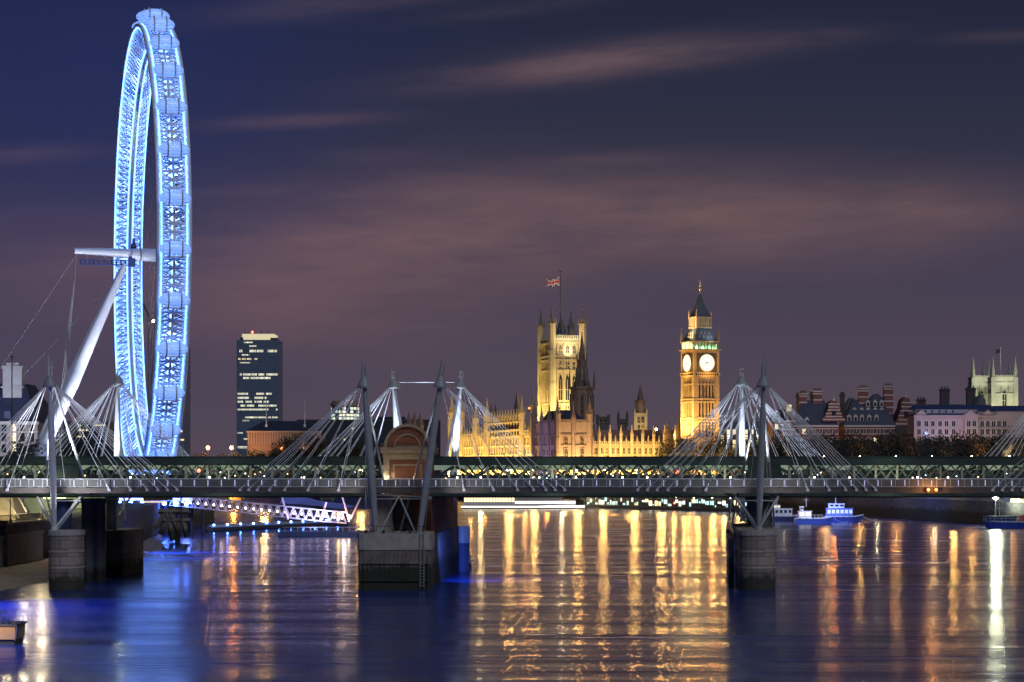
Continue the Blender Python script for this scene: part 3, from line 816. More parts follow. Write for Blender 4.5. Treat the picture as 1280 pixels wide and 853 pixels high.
for px in (136, 150, 164, 178, 192, 206, 220, 234): inst(bg_me, 'added_blue_lamp', bpf, (PX(px,556), 555.4, 8.0))

# ------------------------------------------------------------ white gangway with rows of lamps, pontoon and sail canopy
gw = thing('gangway', 'long white lattice gangway strung with lamps sloping down to the pontoon', 'gangway', P(215, 622, 556))
A0, B0 = Vector((PX(212, 556), 556, PZ(632, 556))), Vector((PX(432, 548), 548, PZ(655, 548)))
gh, gwid = 2.7, 3.0
def gp(f, dy, dz): q = A0+(B0-A0)*f; return Vector((q.x, q.y+dy, q.z+dz))
gang_paint = M('gangway_white_paint', (.50,.45,.52), rough=.5)
mb = MB()
for dy in (0, gwid):
    for dz in (0, gh): mb.beam(gp(0,dy,dz), gp(1,dy,dz), .2, .2)
mb.build('chord', gang_paint, gw)
NG = 22
for i in range(NG):
    f0, f1 = i/NG, (i+1)/NG
    mb = MB()
    for dy in (0, gwid):
        mb.beam(gp(f0,dy,0), gp((f0+f1)/2,dy,gh), .15, .15); mb.beam(gp((f0+f1)/2,dy,gh), gp(f1,dy,0), .15, .15)
    mb.beam(gp(f0,0,gh), gp(f0,gwid,gh), .1, .1)
    mb.build('lattice_bay', gang_paint, gw)
mb = MB(); mb.quad(gp(0,.1,.1), gp(1,.1,.1), gp(1,gwid-.1,.1), gp(0,gwid-.1,.1)); mb.build('walkway', grey_steel, gw)
bulb = MB(); bulb.ball((0,0,0), .30, seg=8, rings=6); bulb_me = bulb.mesh('lamp_globe', EM('gangway_lamp_glow', (1.0,.84,.92), 6))
for i in range(NG): inst(bulb_me, 'lamp_globe', gw, gp((i+.5)/NG, 1.5, 1.25))
for i in range(5): lamp('POINT', gp((i*2+1)/10, -1.2, 1.4), 110, (1,.78,.92), .3)

pt = thing('pontoon', 'long dark floating boom on the water below the gangway', 'pontoon', P(350, 662, 575))
mb = MB(); a, b = Vector((PX(268, 598), 588, .3)), Vector((PX(428, 640), 655, .3)); mb.tube(a, b, .75, .75, 8); mb.ball(a, 1.1, 1.1, 1.0)
mb.build('float', dark_steel, pt)
mb = MB(); mb.beam(a+Vector((0,0,.8)), b+Vector((0,0,.8)), 1.0, .25); mb.build('deck', grey_steel, pt)
for i in range(11): q = a+(b-a)*(.03+i*.09); inst(bg_me, 'added_blue_lamp', pt, (q.x, q.y-.2, 1.7), 0, (.5,.5,.5))  # more of the added blue globes
pp = thing('landing_pontoon', 'landing pontoon with a blue sail canopy and leaning pink masts by the middle pier', 'pontoon', (PX(420, 552), 552, 0))
mb = MB(); mb.box(PX(352,556), PX(470,552), 548, 562, -.4, 1.1); mb.build('hull', M('pontoon_blue', (.09,.12,.26), (.05,.07,.16), .4, .6), pp)
mb = MB()
for i in range(14):
    x = PX(358+i*8, 552); mb.box(x-.05, x+.05, 548.3, 548.4, 1.1, 2.3)
mb.box(PX(354,552), PX(468,552), 548.3, 548.4, 2.2, 2.3); mb.build('railing', white_steel, pp)
sail = MB(); nx, ny = 18, 5
for i in range(nx+1):
    for j in range(ny+1):
        f = i/nx; g = j/ny
        px = 352+f*90; top = 617.5 + 16*f**1.3 + 3*sin(f*pi)*.5
        z = PZ(top + (12*(1-f)**.7*(1-.15*sin(f*6)))*(1-g), 556)
        sail.v.append((PX(px, 556), 552+g*8, z+.25*sin(f*9)*(g-.5)))
for i in range(nx):
    for j in range(ny):
        a_ = i*(ny+1)+j; sail.face((a_, a_+ny+1, a_+ny+2, a_+1))
sail.build('sail_canopy', M('sail_blue_fabric', (.22,.26,.62), (.14,.17,.45), .4, .8), pp, smooth=True)
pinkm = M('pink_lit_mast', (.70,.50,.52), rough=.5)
for (x0,y0,x1,y1) in ((436,650,427,617), (438,650,453,618), (360,650,352,620), (400,652,408,628)):
    mb = MB(); mb.tube(P(x0,y0,550), P(x1,y1,552), .28, .2, 8); mb.build('mast', pinkm, pp)
lamp('POINT', P(430, 640, 547), 900, (1,.72,.62), .3)
lamp('SPOT', P(395, 648, 540), 30000, (.45,.5,1), .3, P(390, 624, 556), 80, .8)
for px, py, mm in ((423, 643, lamp_warm), (436, 645, lamp_white)):
    mb = MB(); mb.ball(P(px, py, 549.5), .28); mb.tube(P(px, py, 549.5), P(px, 652, 549.5), .05, sides=4); mb.build('pontoon_lamp', mm, pp)
# timber trestle
tr = thing('timber_trestle', 'dark timber trestle on raked legs in the water left of the gangway', 'trestle', (PX(212, 500), 500, 0))
mb = MB()
for (x0, y0, x1, y1) in ((208,640,193,660),(208,640,216,676),(212,640,226,672),(228,650,234,672),(222,650,222,680),(198,640,236,640),(205,651,238,651),(216,640,200,668)):
    for dy in (0, 3): 
        p_, q_ = P(x0,y0,500+dy), P(x1,y1,500+dy); mb.beam(p_, q_, .85, .6)
mb.box(PX(198,500), PX(236,500), 499.7, 503.3, PZ(641.5,500), PZ(639,500)); mb.build('frame', wood_pile, tr)
mb = MB(); mb.box(PX(180,500), PX(210,500), 499, 507, PZ(626,500), PZ(615,500)); mb.build('hut', M('dark_timber_hut', (.12,.08,.05), (.06,.04,.03), .6, .8), tr)
mb = MB(); mb.box(PX(181,500), PX(209,500), 498.85, 498.95, PZ(628.5,500), PZ(626.6,500)); mb.build('lit_soffit', EM('soffit_light', (1,.62,.3), .9), tr)
mb = MB(); mb.tube(P(226.5, 672, 498), P(226.5, 622, 498), .16, sides=8); mb.build('pole', dark_steel, tr)

# ------------------------------------------------------------ left bank: river wall, railing, lamps, steps
rw = thing('river_wall', 'stone river wall with ledge and railing at the left edge', 'wall', (-75.9, 330, 0))
mb = MB(); mb.box(-76.4, -75.75, 250, 400, 8.2, 8.5); mb.box(-76.2, -75.6, 250, 362, 6.3, 6.7); mb.box(-76.2, -75.8, 250, 362, 0, 6.3); mb.build('coping', concrete, rw)
rail_m = M('railing_paint', (.25,.27,.2), rough=.5)
mb = MB(); y = 262.0
mb.beam((-76.05, 255, 9.65), (-76.05, 398, 9.65), .09, .09); mb.beam((-76.05, 255, 8.75), (-76.05, 398, 8.75), .07, .07)
while y < 398: mb.box(-76.08, -76.02, y, y+.06, 8.5, 9.6); y += .55
mb.build('railing', rail_m, rw)
mb = MB(); 
for y in (300, 334, 368): mb.box(-76.6, -75.5, y, y+1.4, 0, 8.9)
mb.build('buttress', wall_stone, rw)
def street_lamp(label, px, py, d, zb, gm, e, col, group=None, r=.3, light=True, cat='street lamp'):
    top = P(px, py, d)
    s = thing('street_lamp', label, cat, (top.x, d, zb), 0, group)
    h = top.z-zb
    mb = MB(); mb.path([(0,0,0), (0,0,.8), (0,0,.85), (0,0,h-.35)], [.2,.18,.09,.06], 8); mb.tube((-.25,0,h-.45), (.25,0,h-.45), .035, sides=5); mb.build('post', dark_steel, s, local=True)
    mb = MB(); mb.ball((0,0,h), r, r, r*1.1, 10, 8); mb.build('globe', gm, s, local=True)
    if light: lamp('POINT', (top.x, d-.1-r*2.0, top.z), e, col, .15)
    return s
street_lamp('globe lamp on the river wall nearest the left edge', 13, 618, 340, 8.2, lamp_warm, 1500, (1,.8,.45), 'globe lamps on the left river wall', .3)
street_lamp('globe lamp standing behind the strut of the left mast', 52.5, 616, 362, 8.2, lamp_warm, 1500, (1,.8,.45), 'globe lamps on the left river wall', .3)
st = thing('riverside_steps', 'broad pale steps lit yellow beneath the bridge at the left edge', 'steps', (PX(5, 372), 372, 8.2))
mb = MB()
for i in range(14): mb.box(PX(-40,372), PX(30-i*1.6,372)+.0, 366+i*.7, 380, 8.2+i*.33, 8.2+(i+1)*.33)
mb.build('treads', M('pale_step_stone', (.55,.47,.30), (.42,.36,.24), .5, .8), st)
mb = MB(); mb.beam(P(33,640,365), P(18,612,371), .25, .25); mb.beam(P(24,648,365), P(0,612,371), .2, .2); mb.build('stringer', concrete, st)
lamp('POINT', P(8, 628, 361), 1500, (1,.8,.4), .3); lamp('POINT', P(30, 622, 363), 900, (1,.85,.5), .3)
# terrace behind: hedge wall with greenish light
tw = thing('terrace_wall', 'long terrace wall lit yellow-green under the bridge on the left bank', 'wall', (PX(100, 430), 430, 8.2))
mb = MB(); mb.box(PX(30,430), PX(147,430), 430, 431, 8.2, 11.4); mb.box(PX(30,430), PX(147,430), 429.8, 430, 11.1, 11.4); mb.box(PX(30,430), PX(147,430), 429.85, 430, 8.2, 8.9); mb.build('wall', M('render_wall', (.42,.42,.28), (.3,.3,.22), .3, .8), tw)
mb = MB(); mb.box(PX(54,429.6), PX(82,429.6), 429.5, 429.9, 11.0, 11.25); mb.build('tube_light', EM('tube_light_glow', (.9,1,.45), 4), tw)
for px, e in ((62, 800), (105, 700), (150, 500)): lamp('POINT', P(px, 622, 424), e, (.9,1,.55), .3)
fp = thing('flagpole', 'dark bare flagpole standing at the left edge before the blue roofs', 'flagpole', (PX(15, 470), 470, 8.2))
mb = MB(); mb.tube((0,0,0), (0,0,PZ(446,470)-8.2), .17, .10, 8); mb.ball((0,0,PZ(446,470)-8.2), .25); mb.build('pole', dark_steel, fp, local=True)

# ------------------------------------------------------------ city hall with steep blue roofs at the left edge
ch = thing('city_hall', 'stone-faced hall with steep dark blue roof and pale chimney at the left edge', 'building', (PX(0, 690), 690, 8.2))
d = 690
mb = MB(); mb.box(PX(-90,d), PX(47,d), d, d+40, 8.2, PZ(528,d)); mb.build('wall', M('hall_stone', (.44,.40,.40), (.30,.28,.28), .25, .85, brick=(1.8,.8,(.16,.15,.15,1),.06)), ch)
mb = MB(); mb.box(PX(-90,d), PX(49,d), d-.6, d+.2, PZ(531,d), PZ(527,d)); mb.box(PX(-90,d), PX(48,d), d-.35, d+.1, PZ(541,d), PZ(539,d)); mb.build('cornice', white_stone, ch)
def wedge(mb, x0, x1, y0, y1, z0, z1, ix, iy):
    n = len(mb.v)
    mb.v += [(x0,y0,z0),(x1,y0,z0),(x1,y1,z0),(x0,y1,z0),(x0+ix,y0+iy,z1),(x1-ix,y0+iy,z1),(x1-ix,y1-iy,z1),(x0+ix,y1-iy,z1)]
    for q in ((0,1,5,4),(1,2,6,5),(2,3,7,6),(3,0,4,7),(4,5,6,7)): mb.face([n+i for i in q])
mb = MB(); wedge(mb, PX(-90,d), PX(46,d), d+.5, d+39, PZ(527,d), PZ(478,d), 6.2, 12); mb.build('roof', slate, ch)
mb = MB(); mb.box(PX(-4,d), PX(20,d), d+8, d+13, PZ(500,d), PZ(458,d)); mb.box(PX(-5,d), PX(21,d), d+7.8, d+13.2, PZ(460,d), PZ(456,d)); mb.box(PX(-6,d), PX(22,d), d+7.5, d+13.5, PZ(484,d), PZ(482,d)); mb.box(PX(0,d), PX(16,d), d+8.5, d+12.5, PZ(456,d), PZ(452,d)); mb.box(PX(3,d), PX(6,d), d+7.9, d+8, PZ(478,d), PZ(466,d)); mb.box(PX(10,d), PX(13,d), d+7.9, d+8, PZ(478,d), PZ(466,d)); mb.build('chimney', white_stone, ch)
hw = MB(); hw.m = 0; hw.box(-.75,.75,-.12,.05,0,2.6); hw.m = 1; hw.box(-.95,-.75,-.2,.05,-.2,2.8); hw.box(.75,.95,-.2,.05,-.2,2.8); hw.box(-.95,.95,-.2,.05,2.6,2.85); hw.box(-1.05,1.05,-.3,.05,-.35,-.1)
hw_d = hw.mesh('window', [glass_dark, white_stone]); hw_l = hw.mesh('window', [lit_warm, white_stone])
for i, px in enumerate((-6, 5, 17, 28, 40)):
    for py in (540, 552, 566): inst(hw_l if (px, py) in ((17,540),(17,552),(17,566),(-6,552)) else hw_d, 'window', ch, P(px, py, d-.02))
mb = MB()
for px in (-10, 8, 27): mb.box(PX(px,d)-1, PX(px,d)+1, d+1.5, d+4, PZ(524,d), PZ(514,d))
mb.build('dormer', slate, ch)
lamp('SPOT', P(20, 575, 660), 26000, (.95,.9,1), .5, P(10, 540, 690), 80, .8)
lamp('SPOT', P(-10, 500, 660), 30000, (.55,.6,1), .5, P(10, 475, 700), 60, .8)

# ------------------------------------------------------------ office blocks and towers further up the left bank
def lit_cell_mesh(w, h): mb = MB(); mb.box(0, w, -.1, 0, 0, h); return mb
def office(label, cat, px0, px1, pytop, d, depth, body, rows, base=8.2, name='office_block', slabs=True, top=None):
    o = thing(name, label, cat, (PX((px0+px1)/2, d), d, base))
    mb = MB(); mb.box(PX(px0,d), PX(px1,d), d, d+depth, base, PZ(pytop,d)); mb.build('body', body, o)
    for (py, h, a, b, mt, pitch) in rows:
        rnd = random.Random(int(py*31+a)); x = a
        while x < b-.3:
            ln = rnd.uniform(1.5, 6)*pitch
            if rnd.random() < .78:
                mb = MB(); xx = x
                while xx < min(x+ln, b): mb.box(PX(xx,d), PX(min(xx+pitch*.78, b),d), d-.12, d-.02, PZ(py+h,d), PZ(py,d)); xx += pitch
                mb.build('lit_window', mt, o)
            x += ln+pitch*rnd.choice((0,0,1,2))
    return o
navy_glass = M('navy_curtain_wall', (.17,.23,.33), (.11,.16,.24), .25, .3)
dark_brick = M('dark_office_wall', (.07,.065,.075), (.045,.04,.05), .2, .8)
d = 1900
mt = office('tall dark glass office tower with lit floors and a pale lit crown', 'office tower', 296, 348, 425, d, 36, navy_glass, [
    (427.5,1.5,305,316,lit_white,1.3),(432,1.6,312,327,lit_white,2.2),(437.5,3,299,346,lit_white,1.4),(443,1.7,300,312,lit_white,1.3),(448,1.9,298,322,lit_warm,1.4),(453,1.2,300,314,lit_white,1.4),
    (467,2.6,300,347,lit_white,1.4),(471.5,2.4,300,338,lit_white,1.5),(491,2.6,297,342,lit_white,1.4),(496,2.8,297,333,lit_white,1.3),(501,2.6,297,336,lit_white,1.4),(506,2.4,301,348,lit_white,1.4),(510.5,2.6,297,347,lit_white,1.5),
    (520.5,2.4,299,347,lit_white,1.4),(525,1.6,303,312,lit_white,1.4),(540,2,297,304,lit_white,1.3),(548,2.5,296,310,lit_white,1.3),(558,3,297,309,lit_white,1.3)], name='office_tower')
mb = MB(); mb.box(PX(302.5,d), PX(342.5,d), d+1, d+30, PZ(425,d), PZ(417.5,d)); mb.build('crown', EM('crown_self_glow', (1,.90,.52), .62, (.5,.47,.35)), mt)  # the crown itself glows in place of floodlights
mb = MB()
for i in range(34):
    x = PX(296+i*1.58, d); mb.box(x-.16, x+.16, d-.45, d-.02, 8.2, PZ(425,d))
mb.build('mullion', navy_glass, mt)
mb = MB()
for py in [428.5+i*4.95 for i in range(28)]: mb.box(PX(296,d), PX(348,d), d-.3, d-.02, PZ(py+3.4,d), PZ(py+2.6,d))
mb.build('spandrel', navy_glass, mt)
mb = MB(); mb.box(PX(300,d), PX(304,d), d, d+3, PZ(425,d), PZ(422,d)); mb.box(PX(338,d), PX(347,d), d, d+3, PZ(425,d), PZ(422.5,d))
for px in (306, 311, 318, 327, 334): mb.tube(P(px,417.5,d+2), P(px,414.5,d+2), .3, sides=5)
mb.build('roof_plant', dark_steel, mt)
mb = MB(); mb.ball(P(315.5, 415.5, d+1), 1.0); mb.build('beacon', lamp_red, mt)

office('dark office block with bright floors seen through the wheel rim', 'office block', 196, 230, 432, 1500, 30, navy_glass,
       [(436,2,198,228,lit_white,1.5),(449,2.4,198,228,lit_white,1.5),(461,2.4,198,228,lit_white,1.5),(474,2,200,226,lit_white,1.6),(488,2,199,228,lit_white,1.5),(500,2,199,228,lit_white,1.5),(513,2,200,226,lit_white,1.5),(526,2.4,198,227,lit_white,1.5),(538,2.4,198,228,lit_white,1.5),(549,2,198,230,lit_warm,1.5)], name='office_tower')
office('low dark block with a few yellow windows between the left masts', 'office block', 50, 136, 527, 820, 30, dark_brick,
       [(531,1.8,89,101,lit_warm,2.2),(537,2,98,112,lit_warm,2.4),(531,1.6,118,134,lit_warm,2.4),(545,2,95,108,lit_warm,2.2),(553,2,60,76,lit_warm,2.5),(560,2,110,126,lit_warm,3)])
cb = thing('colonnaded_building', 'long building with a warm-lit colonnade under a dark roof before the office tower', 'building', (PX(355, 1345), 1345, 8.2))
d = 1345
mb = MB(); mb.box(PX(309,d), PX(402,d), d, d+30, 8.2, PZ(539,d)); mb.build('wall', M('warm_brick_wall', (.42,.26,.18), (.32,.2,.14), .2, .85), cb)
mb = MB(); wedge(mb, PX(308,d), PX(404,d), d-1, d+30, PZ(539,d), PZ(526,d), 9, 12); mb.build('roof', slate, cb)
for i in range(28):
    x = PX(311+i*3.3, d); mb = MB(); mb.box(x-.35, x+.35, d-.8, d-.05, PZ(556,d), PZ(541,d)); mb.build('column', M('warm_stone', (.5,.36,.27), rough=.8), cb)
mb = MB(); mb.box(PX(308,d), PX(403,d), d-1.1, d, PZ(541,d), PZ(539,d)); mb.build('cornice', M('warm_stone', (.5,.36,.27)), cb)
for px in (325, 352, 380): lamp('SPOT', P(px, 561, d-18), 5000, (1,.42,.2), .5, P(px, 545, d), 110, .9)
for px, top in ((333, 500), (381, 502)):
    f_ = thing('roof_mast', 'slim mast on the roof of the colonnaded building, '+('left one beside the office tower' if px == 333 else 'right one, pale and taller'), 'mast', P(px, 533, 1340))
    mb = MB(); mb.tube((0,0,0), (0,0,PZ(top,1340)-PZ(533,1340)), .35, .2, 6); mb.box(-.6,.6,-.6,.6,-.5,1.2); mb.build('shaft', white_steel, f_, local=True)
rb = thing('round_building', 'drum-shaped glass building with lit windows under a flat rim roof', 'building', (PX(430, 1700), 1700, 8.2))
d = 1700
mb = MB(); mb.gon(PX(430,d), d+12, 10.5, 28, 8.2, PZ(505,d)); mb.build('drum', navy_glass, rb)
mb = MB(); mb.gon(PX(430,d), d+12, 11.4, 28, PZ(507,d), PZ(504,d)); mb.gon(PX(430,d), d+12, 10.0, 28, PZ(504,d), PZ(501,d)); mb.build('roof', M('copper_roof', (.4,.27,.2), rough=.7), rb)
rnd = random.Random(5)
for k_ in range(4):
    for i in range(11):
        a = pi + pi*(i+.5)/11
        if rnd.random() < .72:
            mb = MB(); z = PZ(512+k_*4.2, d)
            p0 = (PX(430,d)+10.62*cos(a-.11), d+12+10.62*sin(a-.11)); p1 = (PX(430,d)+10.62*cos(a+.11), d+12+10.62*sin(a+.11))
            mb.obox(p0, p1, .05, .05, z, z+1.7); mb.build('lit_window', lit_white if rnd.random() < .6 else lit_green, rb)
hb = thing('hospital_block', 'long flat-topped dark block behind the middle masts', 'building', (PX(460, 1385), 1385, 8.2))
d = 1385
mb = MB(); mb.box(PX(372,d), PX(548,d), d, d+40, 8.2, PZ(525,d)); mb.box(PX(470,d), PX(505,d), d+4, d+20, PZ(525,d), PZ(521,d)); mb.build('body', M('navy_wall', (.03,.035,.06), (.02,.024,.04), .2, .8), hb)
mb = MB(); mb.box(PX(371,d), PX(549,d), d-.4, d+.2, PZ(527,d), PZ(524.6,d)); mb.build('parapet', dark_brick, hb)
for i in range(16):
    px = 378+i*10.3
    if i in (2,5,6,11,13): 
        mb = MB(); mb.box(PX(px,d), PX(px+2.4,d), d-.15, d, PZ(537+(i%3)*7,d), PZ(534.5+(i%3)*7,d)); mb.build('lit_window', lit_warm, hb)
# tower crane
cr = thing('tower_crane', 'dark tower crane with one bright lamp seen inside the wheel', 'crane', (PX(187, 1200), 1200, 8.2))
d = 1200
mb = MB()
for s in (-1, 1):
    mb.beam((PX(187,d)+s*.8, d, 8.2), (PX(187,d)+s*.8, d, PZ(398,d)), .25, .25)
z = 8.2
while z < PZ(400,d): mb.beam((PX(187,d)-.8, d, z), (PX(187,d)+.8, d, z+1.8), .16, .16); z += 2.2
mb.build('mast', dark_steel, cr)
mb = MB(); mb.beam(P(189,402,d), P(167,356,d), .5, .5); mb.beam(P(189,398,d), P(168,357,d), .2, .2); mb.beam(P(187,402,d), P(194,398,d), .8, .8); mb.build('jib', dark_steel, cr)
mb = MB(); mb.ball(P(192, 401.5, d-1), .75); mb.build('lamp', EM('crane_lamp', (1,.8,.45), 40), cr)
for i, px in enumerate((260, 289.5)):
    street_lamp(('tall orange floodlamp right of the wheel, the left one of two' if i == 0 else 'tall orange floodlamp right of the wheel, the right one of two'), px, 560, 1331, 8.2, lamp_orange, 9000, (1,.5,.15), 'orange lamps right of the wheel', 1.25, cat='lamp')
# ------------------------------------------------------------ road bridge in the distance
rbx = [(-185.0, 897.0), (69.0, 958.0)]
rbv = Vector((rbx[1][0]-rbx[0][0], rbx[1][1]-rbx[0][1], 0)); rbl = rbv.length; rbt = rbv.normalized()
wb = thing('road_bridge', 'low arched road bridge far upstream seen under the footbridge', 'bridge', (rbx[0][0], rbx[0][1], 0))
bridge_green = M('bridge_green_paint', (.12,.20,.14), (.08,.14,.10), .4, .6)
def on_rb(s, off=0): q = Vector((rbx[0][0], rbx[0][1], 0)) + rbt*s; n_ = Vector((rbt.y, -rbt.x, 0)); return q + n_*off
mb = MB(); mb.obox(on_rb(0), on_rb(rbl), .6, 20, 9.6, 11.2); mb.build('deck', concrete, wb)
mb = MB(); mb.obox(on_rb(0), on_rb(rbl), .75, -.55, 11.2, 12.3); mb.build('parapet', bridge_green, wb)
NA = 7; sp = rbl/NA
for i in range(NA):
    mb = MB(); n = 14
    for k_ in range(n):
        f0, f1 = k_/n, (k_+1)/n
        zz = lambda f: 2.2 + 6.6*sqrt(max(0, 1-(2*f-1)**2))
        a, b = on_rb(i*sp+1.6+f0*(sp-3.2), .5), on_rb(i*sp+1.6+f1*(sp-3.2), .5)
        c_, d_ = on_rb(i*sp+1.6+f1*(sp-3.2), -1.0), on_rb(i*sp+1.6+f0*(sp-3.2), -1.0)
        m0, m1 = zz(f0), zz(f1); z1 = 9.58
        mb.quad((a.x,a.y,m0),(b.x,b.y,m1),(b.x,b.y,z1),(a.x,a.y,z1))
        mb.quad((a.x,a.y,m0),(d_.x,d_.y,m0),(c_.x,c_.y,m1),(b.x,b.y,m1))
        mb.quad((d_.x,d_.y,m0),(d_.x,d_.y,z1),(c_.x,c_.y,z1),(c_.x,c_.y,m1))
    mb.build('arch', bridge_green, wb)
for i in range(1, NA):
    mb = MB(); mb.obox(on_rb(i*sp-1.6), on_rb(i*sp+1.6), 1.4, 20, -1, 9.5); mb.obox(on_rb(i*sp-2), on_rb(i*sp+2), 2.0, 20.5, -1, 2.2); mb.build('pier', wall_stone, wb)
# lamps along that bridge: the gold columns in the river
lpm = MB(); lpm.path([(0,0,0),(0,0,3.8)], [.16,.08], 6); lpm.tube((-.7,0,3.4),(.7,0,3.4), .06, sides=5)
glo = MB(); 
for x in (-.7, 0, .7): glo.ball((x,0,3.9 if x else 4.6), .5, seg=8, rings=6)
lp_post = lpm.mesh('post', dark_steel); lp_globe = glo.mesh('globe', EM('bridge_lamp_glow', (1.0,.54,.14), 330))
for k_, px in enumerate((636, 668, 722, 754, 792, 826, 452, 330)):
    # position along the bridge that appears at px
    best = min(range(0, int(rbl)), key=lambda s: abs(640+on_rb(s).x/on_rb(s).y*F-px)); q = on_rb(best, .2)
    s = thing('street_lamp', 'three-globe golden lamp on the parapet of the distant arched bridge', 'street lamp', (q.x, q.y, 12.3), 0, 'lamps along the distant arched bridge')
    inst(lp_post, 'post', s, (0,0,0), local=True); inst(lp_globe, 'globe', s, (0,0,0), local=True)
# lamps on the palace terrace and the embankment road
tg = MB(); tg.ball((0,0,3.6), .8, seg=8, rings=6); tgm = tg.mesh('globe', EM('terrace_lamp_glow', (1.0,.53,.13), 300)); tgo = tg.mesh('globe', EM('terrace_sodium_glow', (1.0,.32,.045), 270)); tpm = MB(); tpm.tube((0,0,0),(0,0,3.1),.12,.08,6); tpm = tpm.mesh('post', dark_steel)
for i, (px, d) in enumerate(((588,1110),(606,1095),(624,1085),(647,1060),(684,1012),(705,1008),(738,1010),(768,1012),(785,1012),(808,1010),(842,985),(856,975),(872,968),(890,945),(905,930),(925,905),(1042,850),(1192,735))):
    lab = 'golden globe lamp on the terrace below the palace' if px < 850 else 'golden globe lamp on the embankment road behind the bridge'
    s = thing('street_lamp', lab, 'street lamp', (PX(px, d), d, 7.6), 0, 'lamps on the palace terrace' if px < 850 else 'lamps on the embankment road')
    inst(tpm, 'post', s, (0,0,0), local=True); inst(tgo if i % 3 == 1 else tgm, 'globe', s, (0,0,0), 0, (1,1,1) if px < 930 else (.7,.7,1), local=True)
# coloured lamps under the arches
for px, col, e in ((255, (1,.85,.3), 5000), (290, (1,.30,.03), 9000), (600, (1,.72,.3), 8000), (700, (1,.8,.5), 5000), (655, (1,.45,.15), 5000)):
    best = min(range(0, int(rbl)), key=lambda s: abs(640+on_rb(s).x/on_rb(s).y*F-px)); q = on_rb(best, 3.5)
    lamp('POINT', (q.x, q.y, 6.0), e, col, .8)

# ------------------------------------------------------------ gothic palace: shared pieces
RA = radians(13.5)
et = Vector((cos(RA), sin(RA), 0))         # along the north fronts, left to right
gold = (1.0, .66, .20)
gw_ = MB(); gw_.m = 0; gw_.box(-.85,.85,-.02,.3,0,4.2)
gw_.m = 1
gw_.box(-1.05,-.85,-.25,.3,-.2,4.4); gw_.box(.85,1.05,-.25,.3,-.2,4.4); gw_.box(-.09,.09,-.18,.3,0,4.2); gw_.box(-1.05,1.05,-.25,.3,4.2,4.5); gw_.box(-1.1,1.1,-.3,.3,-.45,-.15); gw_.box(-.85,.85,-.16,.3,2.0,2.2)
g_dark = gw_.mesh('window', [glass_dark, gothic_stone]); g_lit = gw_.mesh('window', [EM('palace_lit_glass', (1,.86,.50), .9), gothic_stone])
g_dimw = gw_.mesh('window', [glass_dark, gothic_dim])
def arch_window(mats, w=1.0, h=7.0):
    mb = MB(); mb.m = 0
    pts = [(-w,0),(w,0),(w,h*.72)] + [(w*cos(a_), h*.72+h*.28*sin(a_)) for a_ in (pi/6, pi/3)] + [(0,h)] + [(w*cos(a_), h*.72+h*.28*sin(a_)) for a_ in (2*pi/3, 5*pi/6)] + [(-w,h*.72)]
    mb.slab(pts, -.02, .3)
    mb.m = 1
    for p, q in zip(pts, pts[1:]+pts[:1]): mb.beam((p[0],-.15,p[1]), (q[0],-.15,q[1]), .3, .3)
    mb.beam((0,-.12,0),(0,-.12,h*.8), .2,.2); mb.beam((-w,-.12,h*.42),(w,-.12,h*.42), .25,.25)
    return mb.mesh('window', mats)
def pinnacle_mesh(mat, r=.75, h0=5.2, h1=4.6):
    mb = MB(); mb.gon(0,0,r,8,0,h0); mb.gon(0,0,r*1.3,8,h0*.55,h0*.6); mb.gon(0,0,r*1.35,8,h0,h0+.3); mb.gon(0,0,r*1.05,8,h0+.3,h0+.3+h1,.08)
    for k_ in range(4): a_ = pi/4+k_*pi/2; mb.gon(r*1.15*cos(a_), r*1.15*sin(a_), r*.25, 4, h0, h0+1.4, .1)
    mb.ball((0,0,h0+h1+.4), .28, seg=6, rings=4)
    return mb.mesh('pinnacle', mat)
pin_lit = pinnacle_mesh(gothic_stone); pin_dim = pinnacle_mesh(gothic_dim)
def turret(parent, name, x, y, r, z0, z1, z2, mat, cap_mat, sides=8):
    """octagonal turret with an ogee cap"""
    mb = MB(); mb.gon(x, y, r, sides, z0, z1, 1, pi/8)
    zz = z0+3
    while zz < z1-1: mb.gon(x, y, r*1.08, sides, zz, zz+.35, 1, pi/8); zz += (z1-z0)/5.0
    mb.gon(x, y, r*1.2, sides, z1-.5, z1, 1, pi/8)
    for k_ in range(sides):
        a_ = pi/8+2*pi*k_/sides; mb.gon(x+r*1.05*cos(a_), y+r*1.05*sin(a_), r*.16, 4, z1, z1+(z2-z1)*.35, .15)
    t_ = mb.build(name, mat, parent)
    mb = MB(); h = z2-z1; mb.gon(x, y, r*.86, sides, z1, z1+h*.3, .72, pi/8); mb.gon(x, y, r*.62, sides, z1+h*.3, z1+h*.62, .5, pi/8); mb.gon(x, y, r*.31, sides, z1+h*.62, z2, .2, pi/8); mb.ball((x,y,z2+.2), r*.2, seg=6, rings=4)
    mb.build('turret_cap', cap_mat, t_)
    return t_
def vol_box(mb, p0, p1, front, back, z0, z1): mb.obox(p0, p1, front, back, z0, z1)

